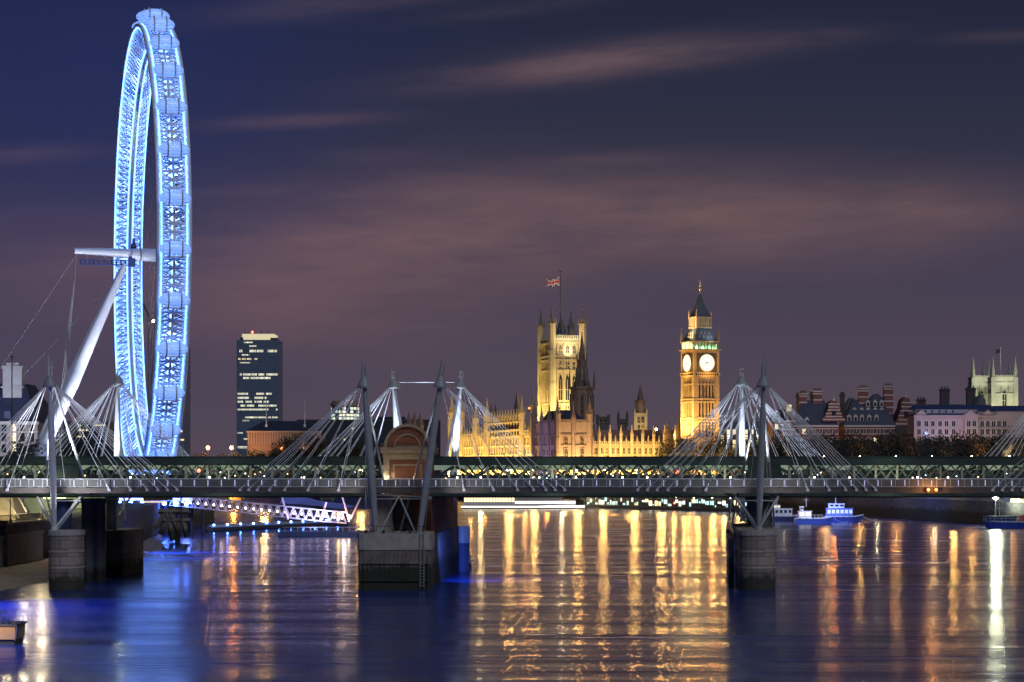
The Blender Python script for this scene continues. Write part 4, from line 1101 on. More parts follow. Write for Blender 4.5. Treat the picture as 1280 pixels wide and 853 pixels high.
# ------------------------------------------------------------ north range between the pavilion and the clock tower
nr0 = Vector((PX(735,1036), 1036, 0)); nr1 = nr0 + et*47.5
G0 = 6.5
nrt = thing('palace_north_range', 'golden floodlit gothic range with a row of pinnacles left of the clock tower', 'palace wing', (nr0.x, nr0.y, G0))
mb = MB(); mb.obox(nr0, nr1, 0, 14, G0, 27.2); mb.build('wall', gothic_stone, nrt)
mb = MB()
for z, h, o_ in ((27.2,.7,.45),(22.9,.45,.25),(18.6,.45,.25),(14.2,.45,.25),(26.3,.4,.25)): mb.obox(nr0, nr1, o_, 0, z, z+h)
mb.build('string_course', gothic_stone, nrt)
mb = MB(); n_out = Vector((et.y, -et.x, 0))
nb = 9; bw = 47.5/nb
for i in range(nb*5):
    p = nr0+et*(i+.1)*bw/5; q = p+et*bw/5*.6; mb.obox(p, q, .3, .1, 27.9, 29.2)
mb.build('battlement', gothic_stone, nrt)
mb = MB()      # slate roof behind the parapet
a0, a1 = nr0-n_out*2.0, nr1-n_out*2.0; b0, b1 = nr0-n_out*7.5, nr1-n_out*7.5; c0, c1 = nr0-n_out*13, nr1-n_out*13
n = 0; mb.v += [(a0.x,a0.y,27.3),(a1.x,a1.y,27.3),(b1.x,b1.y,34.5),(b0.x,b0.y,34.5),(c0.x,c0.y,27.3),(c1.x,c1.y,27.3)]
mb.face((0,1,2,3)); mb.face((3,2,5,4)); mb.face((0,3,4)); mb.face((1,5,2)); mb.build('roof', M('palace_roof_lit', (.20,.13,.11), (.12,.08,.08), .3, .7), nrt)  # warm light on this roof is put into its colour
bt = MB(); bt.box(-.55,.55,-.75,.05,0,21.4); bt.box(-.62,.62,-.9,.05,0,8); bt_me = bt.mesh('buttress', gothic_stone)
fin = pinnacle_mesh(gothic_stone, .36, 1.6, 1.5)
for i in range(nb+1):
    p = nr0+et*bw*i
    inst(bt_me, 'buttress', nrt, (p.x, p.y, G0), RA)
    q = p+n_out*.3; inst(pin_lit, 'pinnacle', nrt, (q.x, q.y, 27.6), RA, (.95,.95,.86))
    if i < nb:
        m_ = p+et*bw/2+n_out*.15; inst(fin, 'finial', nrt, (m_.x, m_.y, 28.0), RA)
        for k_ in (.29, .71):
            for row, z in enumerate((18.9, 14.6, 10.2, 23.15)):
                c_ = p+et*bw*k_+n_out*.02
                lit = (i, k_, row) in ((1,.29,0),(2,.71,0),(4,.71,0),(0,.71,0),(3,.29,1))
                inst(g_lit if lit else g_dark, 'window', nrt, (c_.x, c_.y, z), RA, (.72,1,.78 if row < 3 else .66))
def flood_strip(p0, p1, n_out, dist, z, zt, count, e, col, ang=130):
    p0 = Vector(p0); p1 = Vector(p1)
    for i in range(count):
        b = p0+(p1-p0)*((i+.5)/count); s = b+n_out*dist
        lamp('SPOT', (s.x, s.y, z), e, col, .4, (b.x, b.y, zt), ang, .9)
flood_strip(nr0, nr1, n_out, 7, 7.5, 20, 8, 42000, (1,.64,.18))
lamp('SPOT', tuple(nr0+et*38+n_out*3+Vector((0,0,28.5))), 16000, (1,.62,.22), .4, tuple(nr0+et*43-n_out*4+Vector((0,0,40))), 90, .8)

# ------------------------------------------------------------ end pavilion
pc = Vector((PX(697,1024), 1024, 0)); pe = pc + et*15.2
rt = Vector((-sin(RA), cos(RA), 0))       # along the river front, away from the viewer
pw_ = pc + rt*44
n_e = Vector((-cos(RA), -sin(RA), 0))      # outward normal of river front
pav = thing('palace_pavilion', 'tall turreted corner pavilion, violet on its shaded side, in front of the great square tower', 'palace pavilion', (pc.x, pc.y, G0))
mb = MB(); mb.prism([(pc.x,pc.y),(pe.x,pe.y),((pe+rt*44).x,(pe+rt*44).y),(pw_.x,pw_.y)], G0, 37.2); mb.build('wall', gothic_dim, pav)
mb = MB()
for z in (37.2, 31.5, 26.6, 20.5, 14.5):
    mb.obox(pc, pe, .35, 0, z, z+.6); mb.obox(pw_, pc, .35, 0, z, z+.6)
for i in range(20): p = pc+et*(i*.76); mb.obox(p, p+et*.45, .3, .1, 37.8, 39)
for i in range(36): p = pw_-rt*(i*1.22); mb.obox(p, p-rt*.7, .3, .1, 37.8, 39)
mb.build('string_course', gothic_dim, pav)
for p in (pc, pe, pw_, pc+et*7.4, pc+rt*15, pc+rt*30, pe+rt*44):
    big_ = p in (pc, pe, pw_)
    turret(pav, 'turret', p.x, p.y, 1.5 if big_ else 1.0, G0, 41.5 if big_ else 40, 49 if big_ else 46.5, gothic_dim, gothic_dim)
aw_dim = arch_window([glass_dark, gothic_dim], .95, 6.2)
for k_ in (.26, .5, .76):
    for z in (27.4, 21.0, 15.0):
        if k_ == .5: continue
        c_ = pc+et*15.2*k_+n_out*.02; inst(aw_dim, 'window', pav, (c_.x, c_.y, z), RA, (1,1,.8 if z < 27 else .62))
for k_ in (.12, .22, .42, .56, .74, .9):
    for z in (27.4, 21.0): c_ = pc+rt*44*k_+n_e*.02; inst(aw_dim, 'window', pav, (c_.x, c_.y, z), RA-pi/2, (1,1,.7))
mb = MB(); q = pc+et*7.6+rt*10
mb.prism([tuple((pc+et*1.5+rt*2).xy), tuple((pe-et*1.5+rt*2).xy), tuple((pe-et*1.5+rt*42).xy), tuple((pc+et*1.5+rt*42).xy)], 37.3, 43.5, .55); mb.build('roof', slate, pav)
flood_strip(pc, pe, n_out, 8, 8, 20, 2, 90000, (1,.6,.2))
lamp('SPOT', tuple(pc+rt*16+n_e*22+Vector((0,0,9))), 42000, (.55,.45,1), .5, tuple(pc+rt*20+Vector((0,0,25))), 90, .9)

# ------------------------------------------------------------ river front receding behind the pavilion
r0 = pw_ + et*4.0; RL = 205.0
def rp(s): return r0 + rt*s
rf = thing('palace_river_front', 'long golden floodlit river front with crowded pinnacles right of the brick pier', 'palace wing', (r0.x, r0.y, G0))
mb = MB(); mb.obox(rp(RL), rp(0), 0, 16, G0, 32.0); mb.build('wall', gothic_stone, rf)
mb = MB(); mb.obox(rp(112), rp(38), .9, 14, 32.0, 39.5); mb.build('centre_storey', gothic_stone, rf)
mb = MB()
for z, h in ((31.8,.8),(27.6,.5),(23.0,.5),(17.2,.5),(11.2,.5)): mb.obox(rp(RL), rp(0), .5, 0, z, z+h)
for z in (39.3, 35.4): mb.obox(rp(112), rp(38), 1.5, 0, z, z+.7)
mb.build('string_course', gothic_stone, rf)
mb = MB(); s = 0
while s < RL: mb.obox(rp(s+2.0), rp(s), .4, .1, 32.6, 34.2); s += 3.4
s = 38
while s < 112: mb.obox(rp(s+2.0), rp(s), 1.2, .1, 40, 41.5); s += 3.4
mb.build('battlement', gothic_stone, rf)
mb = MB()
b0_, b1_ = rp(RL)-n_e*3, rp(0)-n_e*3; m0_, m1_ = rp(RL)-n_e*9, rp(0)-n_e*9; e0_, e1_ = rp(RL)-n_e*15, rp(0)-n_e*15
mb.v += [(b0_.x,b0_.y,32.1),(b1_.x,b1_.y,32.1),(m1_.x,m1_.y,39),(m0_.x,m0_.y,39),(e0_.x,e0_.y,32.1),(e1_.x,e1_.y,32.1)]
mb.face((0,1,2,3)); mb.face((3,2,5,4)); mb.face((0,3,4)); mb.face((1,5,2)); mb.build('roof', slate, rf)
rw_m = MB(); rw_m.box(-1.7,1.7,-.05,.2,0,3.3); rw_d = rw_m.mesh('window', glass_dark)
bt2 = MB(); bt2.box(-.6,.6,-.6,.05,0,26.2); bt2_me = bt2.mesh('buttress', gothic_stone)
ang_e = RA-pi/2
nbv = 34; bwv = RL/nbv
for i in range(nbv+1):
    p = rp(i*bwv); inst(bt2_me, 'buttress', rf, (p.x, p.y, G0), ang_e)
    q = p+n_e*.9; zt = 39.6 if 38 <= i*bwv <= 112 else 31.8
    inst(pin_lit, 'pinnacle', rf, (q.x, q.y, zt), ang_e, (1,1,.62))
    if i < nbv and i % 1 == 0:
        c_ = rp((i+.5)*bwv)+n_e*.03
        if i < 30:
            inst(rw_d, 'window', rf, (c_.x, c_.y, 24.0), ang_e, (1,1,.9)); inst(rw_d, 'window', rf, (c_.x, c_.y, 28.3), ang_e, (1,1,1.0))
        if 40 <= (i+.5)*bwv <= 110: c2 = c_+n_e*.9; inst(rw_d, 'window', rf, (c2.x, c2.y, 36.2), ang_e, (1,1,.92)); inst(rw_d, 'window', rf, (c2.x, c2.y, 32.9), ang_e, (1,1,.6))
def rturret(px, s, r, z1, z2, cap): 
    p = rp(s)+n_e*1.2; turret(rf, 'turret', p.x, p.y, r, G0, z1, z2, gothic_stone, cap)
for s, r, z1, z2 in ((12,1.9,47,55),(36,1.6,44,52),(113,2.0,45,53),(140,2.0,43.5,52),(178,2.3,48,58),(203,2.3,48,58)): rturret(0, s, r, z1, z2, gothic_stone)
flood_strip(rp(0), rp(RL), n_e, 9, 8, 20, 14, 100000, (1,.64,.18))
# small bright lamp blazing on the roof
for (px, py, col, nm, lb) in ((661.5, 510.5, lamp_orange, 'roof_lamp', 'small orange-red lamp blazing on the palace roof left of the square tower'), (820.5, 537, EM('gold_floodlight', (1,.72,.3), 90), 'roof_floodlight', 'golden floodlight blazing on the range roof just left of the clock tower')):
    o_ = thing(nm, lb, 'floodlight', P(px, py, 1062))
    mb = MB(); mb.box(-.5,.5,.2,.6,-1.6,.5); mb.build('housing', dark_steel, o_, local=True)
    mb = MB(); mb.ball((0,0,0), .55, .35, .5, 10, 6); mb.build('lens', col, o_, local=True)

# ------------------------------------------------------------ the great square tower with a flag
vd = 1237; vc = Vector((PX(690,vd), vd, 0)); VA = 20.5; VB = 24
VR = radians(14); ve = Vector((cos(VR), sin(VR), 0)); vr = Vector((-sin(VR), cos(VR), 0)); vn = Vector((ve.y,-ve.x,0)); vm = Vector((-cos(VR),-sin(VR),0))
vt = thing('square_tower', 'great square gothic tower glowing yellow with four turrets and a flag on top', 'tower', (vc.x, vc.y, G0))
v1 = vc+ve*17.5; v2 = v1+vr*VB; v3 = vc+vr*VB
mb = MB(); mb.prism([tuple(p.xy) for p in (vc,v1,v2,v3)], G0, 86); mb.build('shaft', gothic_stone, vt)
mb = MB()
for z, h, o_ in ((85.6,1.0,.9),(78.3,.8,.8),(76.2,.7,.7),(70.5,.6,.7),(46.4,.6,.7),(52,.5,.7),(38,.5,.6)):
    mb.obox(vc, v1, o_, 0, z, z+h); mb.obox(v3, vc, o_, 0, z, z+h)
for k_ in range(9):
    p = vc+ve*(2.3+k_*1.55); mb.obox(p, p+ve*.3, .5, 0, 70.5, 78.3); mb.obox(p, p+ve*.3, .4, 0, 38, 53)
for k_ in range(4):
    p = vc+ve*(2.7+k_*3.9); mb.obox(p, p+ve*.55, .6, 0, 38, 85)
for k_ in range(6):
    p = v3-vr*(3+k_*3.4); mb.obox(p, p-vr*.5, .6, 0, 38, 85)
mb.build('string_course', gothic_stone, vt)
mb = MB()     # pale openwork parapet
mb.obox(vc+ve*1.5, v1-ve*1.5, .5, -.1, 86.6, 88.4); mb.obox(v3-vr*1.5, vc+vr*1.5, .5, -.1, 86.6, 88.4)
for i in range(14): p = vc+ve*(1.6+i*1.05); mb.obox(p, p+ve*.55, .45, 0, 88.4, 90.2)
mb.build('parapet', white_stone, vt)
mb = MB()     # top arcade niches
for k_ in range(3):
    p = vc+ve*(4.9+k_*3.8)
    mb.obox(p-ve*1.5, p-ve*1.15, .55, 0, 79.2, 85.4); mb.obox(p+ve*1.15, p+ve*1.5, .55, 0, 79.2, 85.4)
mb.build('arcade', gothic_stone, vt)
aw = arch_window([glass_dark, gothic_stone], 1.25, 14.5); aw_s = arch_window([glass_dark, gothic_stone], 1.1, 4.2)
for k_ in range(3):
    p = vc+ve*(4.9+k_*3.9)+vn*.02
    inst(aw, 'window', vt, (p.x, p.y, 54), VR); inst(aw_s, 'window', vt, (p.x, p.y, 71.6), VR); inst(aw_s, 'window', vt, (p.x, p.y, 80.2), VR); inst(aw_s, 'window', vt, (p.x, p.y, 47.4), VR)
for k_ in range(3):
    p = vc+vr*(6.5+k_*5.5)+vm*.02; inst(aw, 'window', vt, (p.x, p.y, 54), VR-pi/2)
for p, r in ((vc, 2.0), (v1, 2.0), (v2, 1.9), (v3, 2.0)):
    turret(vt, 'turret', p.x, p.y, r*1.08, G0, 96.5, 104.5, gothic_stone, gothic_dim)
mb = MB(); pm = vc+ve*8.7+vr*12
mb.gon(pm.x, pm.y, 6.5, 4, 86, 92, .5, VR+pi/4); mb.gon(pm.x, pm.y, 2.9, 8, 92, 100, .2); mb.build('roof', lead_roof, vt)
fpx = Vector((PX(700.5, vd+12), vd+12, 0))
mb = MB(); mb.tube((fpx.x, fpx.y, 92), (fpx.x, fpx.y, PZ(341, vd+12)), .3, .18, 8); mb.ball((fpx.x, fpx.y, PZ(340, vd+12)), .6); mb.build('flagpole', dark_steel, vt)
def union_flag():
    f_ = MB(); nx, ny = 44, 26; Lx, Hh = 7.6, 4.9
    c0 = Vector((fpx.x-.25, fpx.y, PZ(352, vd+12)))
    for i in range(nx+1):
        for j in range(ny+1):
            u, v = i/nx, j/ny
            f_.v.append((c0.x-u*Lx, c0.y+.7*sin(u*7)*u, c0.z+(v-.5)*Hh-1.0*u+.3*sin(u*8)+ (v-.5)*-1.2*u))
    for i in range(nx):
        for j in range(ny):
            u, v = (i+.5)/nx, (j+.5)/ny
            X, Y = (u-.5)*2, (v-.5)
            dd = abs(abs(Y)-abs(X)*.5)
            if abs(Y) < .1 or abs(X) < .1: m_ = 1
            elif abs(Y) < .17 or abs(X) < .17: m_ = 2
            elif dd < .045: m_ = 1
            elif dd < .11: m_ = 2
            else: m_ = 0
            f_.m = m_; a_ = i*(ny+1)+j; f_.face((a_, a_+1, a_+ny+2, a_+ny+1))
    o_ = f_.build('flag', [M('flag_blue', (.02,.04,.22), rough=.8), M('flag_red', (.5,.03,.04), rough=.8), M('flag_white', (.75,.74,.7), rough=.8)])
    return tag(o_, 'red white and blue crossed flag flying left from the square tower', 'flag')
union_flag()
yel = (1.0,.72,.24)
for k_ in range(3):
    b = vc+ve*(3+k_*6)+vn*16; lamp('SPOT', (b.x, b.y, 34), 85000, yel, .5, tuple(vc+ve*(3+k_*6)+Vector((0,0,62))), 120, .9)
for k_ in range(2):
    b = vc+vr*(6+k_*12)+vm*16; lamp('SPOT', (b.x, b.y, 34), 95000, yel, .5, tuple(vc+vr*(6+k_*12)+Vector((0,0,60))), 120, .9)
b = vc+ve*9+vn*5; lamp('SPOT', (b.x, b.y, 79), 8000, (1,.88,.55), .5, tuple(vc+ve*9+Vector((0,0,88))), 150, .9)
lamp('SPOT', tuple(Vector((fpx.x-3, fpx.y-9, 92))), 26000, (1,.85,.5), .4, (fpx.x-3, fpx.y, PZ(352, vd)), 50, .7)
lamp('SPOT', tuple(vc+ve*8+vn*14+Vector((0,0,82))), 15000, yel, .5, tuple(vc+ve*8+Vector((0,0,98))), 110, .9)

# ------------------------------------------------------------ dark central spire in front of its right flank
cdp = 1150; cc = Vector((PX(728, cdp), cdp+8, 0))
ct = thing('central_spire', 'dark unlit gothic lantern spire overlapping the right flank of the square tower', 'spire', (cc.x, cc.y, G0))
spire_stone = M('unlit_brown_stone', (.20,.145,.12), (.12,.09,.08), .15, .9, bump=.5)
zz = lambda py: PZ(py, cdp)
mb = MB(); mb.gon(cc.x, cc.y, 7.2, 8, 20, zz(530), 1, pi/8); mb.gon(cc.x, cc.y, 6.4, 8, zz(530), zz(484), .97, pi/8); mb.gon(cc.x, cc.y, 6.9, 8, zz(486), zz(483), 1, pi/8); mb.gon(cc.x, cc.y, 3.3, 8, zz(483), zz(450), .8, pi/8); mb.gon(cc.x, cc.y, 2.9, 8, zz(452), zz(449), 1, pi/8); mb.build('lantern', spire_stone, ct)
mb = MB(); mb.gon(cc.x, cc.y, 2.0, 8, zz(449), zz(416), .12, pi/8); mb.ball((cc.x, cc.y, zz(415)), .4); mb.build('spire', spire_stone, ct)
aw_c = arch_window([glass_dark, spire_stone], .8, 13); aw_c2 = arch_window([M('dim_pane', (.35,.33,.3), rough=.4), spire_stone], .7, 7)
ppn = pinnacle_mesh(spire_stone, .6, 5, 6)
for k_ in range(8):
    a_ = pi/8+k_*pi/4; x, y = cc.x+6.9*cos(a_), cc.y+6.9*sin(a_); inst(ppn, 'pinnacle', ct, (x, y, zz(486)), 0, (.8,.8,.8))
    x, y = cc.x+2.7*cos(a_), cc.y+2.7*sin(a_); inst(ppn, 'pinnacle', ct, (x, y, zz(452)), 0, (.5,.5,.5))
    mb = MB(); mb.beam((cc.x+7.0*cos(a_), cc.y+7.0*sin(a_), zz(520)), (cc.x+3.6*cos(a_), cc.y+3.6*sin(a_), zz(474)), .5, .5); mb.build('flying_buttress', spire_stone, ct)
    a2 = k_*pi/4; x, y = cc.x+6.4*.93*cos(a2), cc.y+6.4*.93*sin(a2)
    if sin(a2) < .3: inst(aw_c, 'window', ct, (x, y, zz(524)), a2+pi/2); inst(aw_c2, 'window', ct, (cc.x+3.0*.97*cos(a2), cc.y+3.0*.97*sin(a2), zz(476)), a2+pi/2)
lamp('SPOT', tuple(cc+Vector((-14,-30,20))), 20000, (1,.7,.5), .5, tuple(cc+Vector((0,0,50))), 70, .9)
# slim dark spires behind the river front
for (px, py, w, lb) in ((646.5, 487, 2.4, 'dark slim spire rising behind the river front left of the square tower'), (614, 505, 1.8, 'left of two small dark spirelets above the river front'), (619.5, 505, 1.8, 'right of two small dark spirelets above the river front'),
                        (511, 515, 1.9, 'leftmost of three small dark spirelets by the leaning cable mast'), (518, 514, 1.9, 'middle of three small dark spirelets by the leaning cable mast'), (525.5, 515, 1.9, 'rightmost of three small dark spirelets by the leaning cable mast')):
    s_ = thing('spirelet', lb, 'spire', P(px, 545, 1230))
    h = PZ(py,1230)-PZ(545,1230)
    mb = MB(); mb.gon(0,0,w,8,-12,h*.42,1); mb.gon(0,0,w*1.15,8,h*.42,h*.46); 
    for k_ in range(8): a_ = k_*pi/4; mb.gon(w*cos(a_), w*sin(a_), w*.16, 4, h*.46, h*.6, .1)
    mb.build('drum', spire_stone, s_, local=True)
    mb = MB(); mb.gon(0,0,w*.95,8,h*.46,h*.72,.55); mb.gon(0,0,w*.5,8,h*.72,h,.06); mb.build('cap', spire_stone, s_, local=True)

# small turret tower with dark octagonal lantern, and two dim towers
td = 1085; tx = PX(801, td)
tt = thing('turret_tower', 'small lit square tower with a dark octagonal lantern rising behind the pinnacled range', 'tower', (tx, td, G0))
mb = MB(); mb.box(tx-2.9, tx+2.9, td, td+6, G0, PZ(517,td)); mb.box(tx-3.1, tx+3.1, td-.2, td+6.2, PZ(518.5,td), PZ(516.5,td))
for x in (-2.9, 2.9): mb.gon(tx+x, td, .45, 8, G0, PZ(513,td)); mb.gon(tx+x, td, .45, 8, PZ(513,td), PZ(510,td), .1)
mb.build('tower_wall', gothic_stone, tt)
for x in (-.95, .95): 
    for z in (523, 533): inst(aw_s, 'window', tt, (tx+x, td-.02, PZ(z+6,td)), 0, (.65,1,.75))
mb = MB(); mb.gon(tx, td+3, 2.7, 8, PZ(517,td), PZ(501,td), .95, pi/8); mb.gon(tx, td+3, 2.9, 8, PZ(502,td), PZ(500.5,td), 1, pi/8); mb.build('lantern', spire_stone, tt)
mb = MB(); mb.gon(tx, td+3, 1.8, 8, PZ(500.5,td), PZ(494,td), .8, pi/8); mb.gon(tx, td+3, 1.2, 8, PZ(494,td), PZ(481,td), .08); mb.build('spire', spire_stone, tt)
lamp('SPOT', (tx-2, td-12, 34), 9000, (1,.72,.32), .4, (tx, td, 40), 70, .9)
for (px0, px1, py, d_, lb, pin) in ((747, 761, 521, 1180, 'dark stump of a flat-topped tower right of the dark lantern spire', 0), (773, 784, 524, 1300, 'dim grey abbey lantern tower with corner pinnacles behind the pinnacled range', 1)):
    o_ = thing('dim_tower', lb, 'tower', (PX((px0+px1)/2,d_), d_, G0))
    mb = MB(); mb.box(PX(px0,d_), PX(px1,d_), d_, d_+7, G0, PZ(py,d_)); mb.box(PX(px0,d_)-.3, PX(px1,d_)+.3, d_-.3, d_+7.3, PZ(py+1.4,d_), PZ(py,d_)); mb.build('wall', M('dim_grey_stone', (.16,.145,.15), (.11,.10,.11), .2, .9), o_)
    for x in (px0, px1):
        mb = MB(); mb.gon(PX(x,d_), d_, .8, 8, PZ(py,d_)-4, PZ(py-(2 if not pin else 5),d_)); mb.gon(PX(x,d_), d_, .8, 8, PZ(py-(2 if not pin else 5),d_), PZ(py-(3 if not pin else 11),d_), .1); mb.build('pinnacle', M('dim_grey_stone', (.16,.145,.15)), o_)
    for f_ in (.32, .68): inst(aw_s, 'window', o_, (PX(px0+(px1-px0)*f_, d_), d_-.02, PZ(py+11,d_)), 0, (.9,1,.9))
# lit onion turrets between range and clock tower
for (px, py, r, lb) in ((835, 527, 1.8, 'squat domed turret glowing gold just left of the clock tower'), (848.5, 521, 1.3, 'slim golden spired turret beside the clock tower foot'), (841, 536, .8, 'smallest golden pinnacle between the two lit turrets')):
    d_ = 1030; o_ = thing('gold_turret', lb, 'turret', (PX(px,d_), d_, G0))
    h = PZ(py,d_)
    mb = MB(); mb.gon(PX(px,d_), d_, r, 8, G0, h-6); mb.gon(PX(px,d_), d_, r*1.2, 8, h-6.4, h-5.9); mb.build('shaft', gothic_stone, o_)
    mb = MB(); mb.gon(PX(px,d_), d_, r*.95, 8, h-5.9, h-3.6, .6); mb.gon(PX(px,d_), d_, r*.4, 8, h-3.6, h, .1); mb.ball((PX(px,d_), d_, h), .3); mb.build('cap', gothic_stone, o_)

# ------------------------------------------------------------ clock tower
BA = radians(23); bd = 1005.0
be = Vector((cos(BA), sin(BA), 0)); br = Vector((-sin(BA), cos(BA), 0)); bn = Vector((be.y,-be.x,0)); bm = Vector((-cos(BA),-sin(BA),0))
bc0 = Vector((PX(868.2, bd-6), bd-6, 0)); S = 11.6
cen = bc0+be*S/2+br*S/2
bigt = thing('clock_tower', 'tall golden gothic clock tower with lit white dials and green-lit belfry', 'clock tower', (cen.x, cen.y, G0), BA)
bz = lambda py: PZ(py, bd)
hs = S/2
def sq(mb, h, z0, z1, taper=1.0): mb.prism([(-h,-h),(h,-h),(h,h),(-h,h)], z0-G0, z1-G0, taper)
tower_stone = M('clock_tower_stone', (.48,.35,.19), (.32,.22,.12), .15, .85, bump=.4, bscale=.8)
mb = MB(); sq(mb, hs, G0, bz(472)); mb.build('shaft', tower_stone, bigt, local=True)
mb = MB()
for py, o_ in ((606,.6),(590,.6),(571,.6),(549,.6),(528,.75),(524.5,.75),(504,.75),(500.5,.75),(482,.45)): sq(mb, hs+o_, bz(py), bz(py)+.7)
mb.build('string_course', tower_stone, bigt, local=True)
rib = MB(); rib.box(-.2,.2,-.5,.05,0,bz(472)-G0); rib_me = rib.mesh('rib', tower_stone)
edge = MB(); edge.box(-.8,.8,-.5,.9,0,bz(472)-G0); edge_me = edge.mesh('corner_buttress', tower_stone)
slit = MB(); slit.box(-.32,.32,-.06,.1,0,7.0); slit_me = slit.mesh('slit_window', glass_dark)
panel_heads = MB()
for k_ in range(2):                       # two visible faces
    for i in range(7):
        f_ = -hs+S*(i+.5)/7.0
        if i < 6:
            g_ = -hs+S*(i+1)/7.0
            loc = (g_, -hs, 0) if k_ == 0 else (-hs, -g_, 0)
            inst(rib_me, 'rib', bigt, loc, 0 if k_ == 0 else -pi/2, local=True)
        if 0 < i < 6:
            for zb in (bz(498), bz(521), bz(546)):
                loc = (f_, -hs, zb-G0) if k_ == 0 else (-hs, -f_, zb-G0)
                inst(slit_me, 'slit_window', bigt, loc, 0 if k_ == 0 else -pi/2, local=True)
for sx, sy in ((-1,-1),(1,-1),(-1,1),(1,1)):
    mb = MB(); x, y = sx*(hs-.35), sy*(hs-.35); mb.box(x-.95, x+.95, y-.95, y+.95, 0, bz(468)-G0); mb.build('corner_buttress', tower_stone, bigt, local=True)
# arcaded cornice, clock stage
mb = MB(); sq(mb, hs+.35, bz(472), bz(470)); sq(mb, hs+.8, bz(470), bz(466.5)); sq(mb, hs+.55, bz(466.5), bz(438.5)); sq(mb, hs+1.25, bz(438.5), bz(437)); sq(mb, hs+.9, bz(467.3), bz(466.2)); mb.build('clock_stage', tower_stone, bigt, local=True)
mb = MB()
for i in range(11):
    f_ = -hs+S*(i+.5)/11; mb.box(f_-.3, f_+.3, -hs-.95, -hs-.78, bz(469.8)-G0, bz(467.6)-G0); mb.box(-hs-.95, -hs-.78, f_-.3, f_+.3, bz(469.8)-G0, bz(467.6)-G0)
mb.build('corbel_niche', glass_dark, bigt, local=True)
dial_glow = EM('opal_dial_glow', (1.0,.95,.80), 1.02)
DR = 3.75
def dial(side):
    zc = bz(454.2)-G0
    def pos(u, off, z): return (u, -hs-.55-off, z) if side == 0 else (-hs-.55-off, -u, z)
    def disc(mb, r, off, r0=0.0, n=40):
        for i in range(n):
            a_, b_ = 2*pi*i/n, 2*pi*(i+1)/n
            if r0: mb.quad(pos(r0*cos(a_),off,zc+r0*sin(a_)), pos(r*cos(a_),off,zc+r*sin(a_)), pos(r*cos(b_),off,zc+r*sin(b_)), pos(r0*cos(b_),off,zc+r0*sin(b_)))
            else: mb.tri(pos(0,off,zc), pos(r*cos(a_),off,zc+r*sin(a_)), pos(r*cos(b_),off,zc+r*sin(b_)))
    mb = MB(); 
    q = [pos(-hs+.7,.05,zc-4.4), pos(hs-.7,.05,zc-4.4), pos(hs-.7,.05,zc+4.4), pos(-hs+.7,.05,zc+4.4)]; mb.quad(*q)
    mb.build('dial_surround', M('dial_surround_bronze', (.13,.09,.05), (.06,.045,.03), .8, .5), bigt, local=True)
    mb = MB(); disc(mb, DR, .25); fc = mb.build('clock_face', dial_glow, bigt, local=True)
    mb = MB(); disc(mb, DR+.35, .32, DR-.08); disc(mb, DR*.80, .30, DR*.785); disc(mb, DR*.6, .30, DR*.588)
    for h_ in range(12):
        a_ = pi/2-2*pi*h_/12; c_, s__ = cos(a_), sin(a_)
        mb.tri(pos(DR*.8*c_-.06*s__,.3,zc+DR*.8*s__+.06*c_), pos(DR*.8*c_+.06*s__,.3,zc+DR*.8*s__-.06*c_), pos(DR*.62*c_,.3,zc+DR*.62*s__))
    mb.build('dial_ring', gilt, fc)
    for nm, ang, ln, w in (('hour_hand', radians(90-258), 1.9, .2), ('minute_hand', radians(90-216), 3.2, .13)):
        mb = MB(); c_, s__ = cos(ang), sin(ang)
        mb.quad(pos(-.5*c_-w*s__,.4,zc-.5*s__+w*c_), pos(-.5*c_+w*s__,.4,zc-.5*s__-w*c_), pos(ln*c_+w*.4*s__,.4,zc+ln*s__-w*.4*c_), pos(ln*c_-w*.4*s__,.4,zc+ln*s__+w*.4*c_)); mb.build(nm, dark_steel, fc)
dial(0); dial(1)
# belfry with green light
mb = MB(); sq(mb, hs-.6, bz(437), bz(428)); mb.build('belfry_core', M('belfry_pale_stone', (.55,.55,.48), rough=.8), bigt, local=True)
col_m = MB(); col_m.box(-.28,.28,-.28,.28,0,bz(428.5)-bz(437)); col_me = col_m.mesh('belfry_column', tower_stone)
for i in range(8):
    f_ = -hs+.1+(S-.2)*i/7
    inst(col_me, 'belfry_column', bigt, (f_, -hs-.1, bz(437)-G0), local=True); inst(col_me, 'belfry_column', bigt, (-hs-.1, f_, bz(437)-G0), local=True)
mb = MB(); sq(mb, hs+.9, bz(428.5), bz(427.0)); mb.build('belfry_cornice', tower_stone, bigt, local=True)
# roofs
iron_roof = M('cast_iron_roof', (.075,.095,.12), (.05,.06,.085), .4, .45)
mb = MB(); sq(mb, hs+.1, bz(427), bz(410.5), .60); r1_ = mb.build('lower_roof', iron_roof, bigt, local=True)
mb = MB()
for row, f_ in enumerate((.25, .52)):
    for i in range(4-row):
        h = (hs+.1)*(1-.40*f_); x = (i-(3-row)/2)*2.0; z = bz(427)+(bz(410.5)-bz(427))*f_-G0
        mb.gon(x, -h-.02, .32, 4, z, z+1.3, .1); mb.gon(-h-.02, x, .32, 4, z, z+1.3, .1)
mb.build('lucarne', M('gilded_stone', (.5,.38,.2), rough=.6), r1_, local=True)
mb = MB(); lh = hs*.62; sq(mb, lh+.35, bz(410.7), bz(409)); sq(mb, lh-.5, bz(409), bz(398)); sq(mb, lh+.4, bz(398.3), bz(396.5))
for i in range(7):
    f_ = -lh+2*lh*i/6; mb.box(f_-.22, f_+.22, -lh-.1, -lh+.3, bz(409)-G0, bz(398)-G0); mb.box(-lh-.1, -lh+.3, f_-.22, f_+.22, bz(409)-G0, bz(398)-G0)
mb.build('lantern', tower_stone, bigt, local=True)
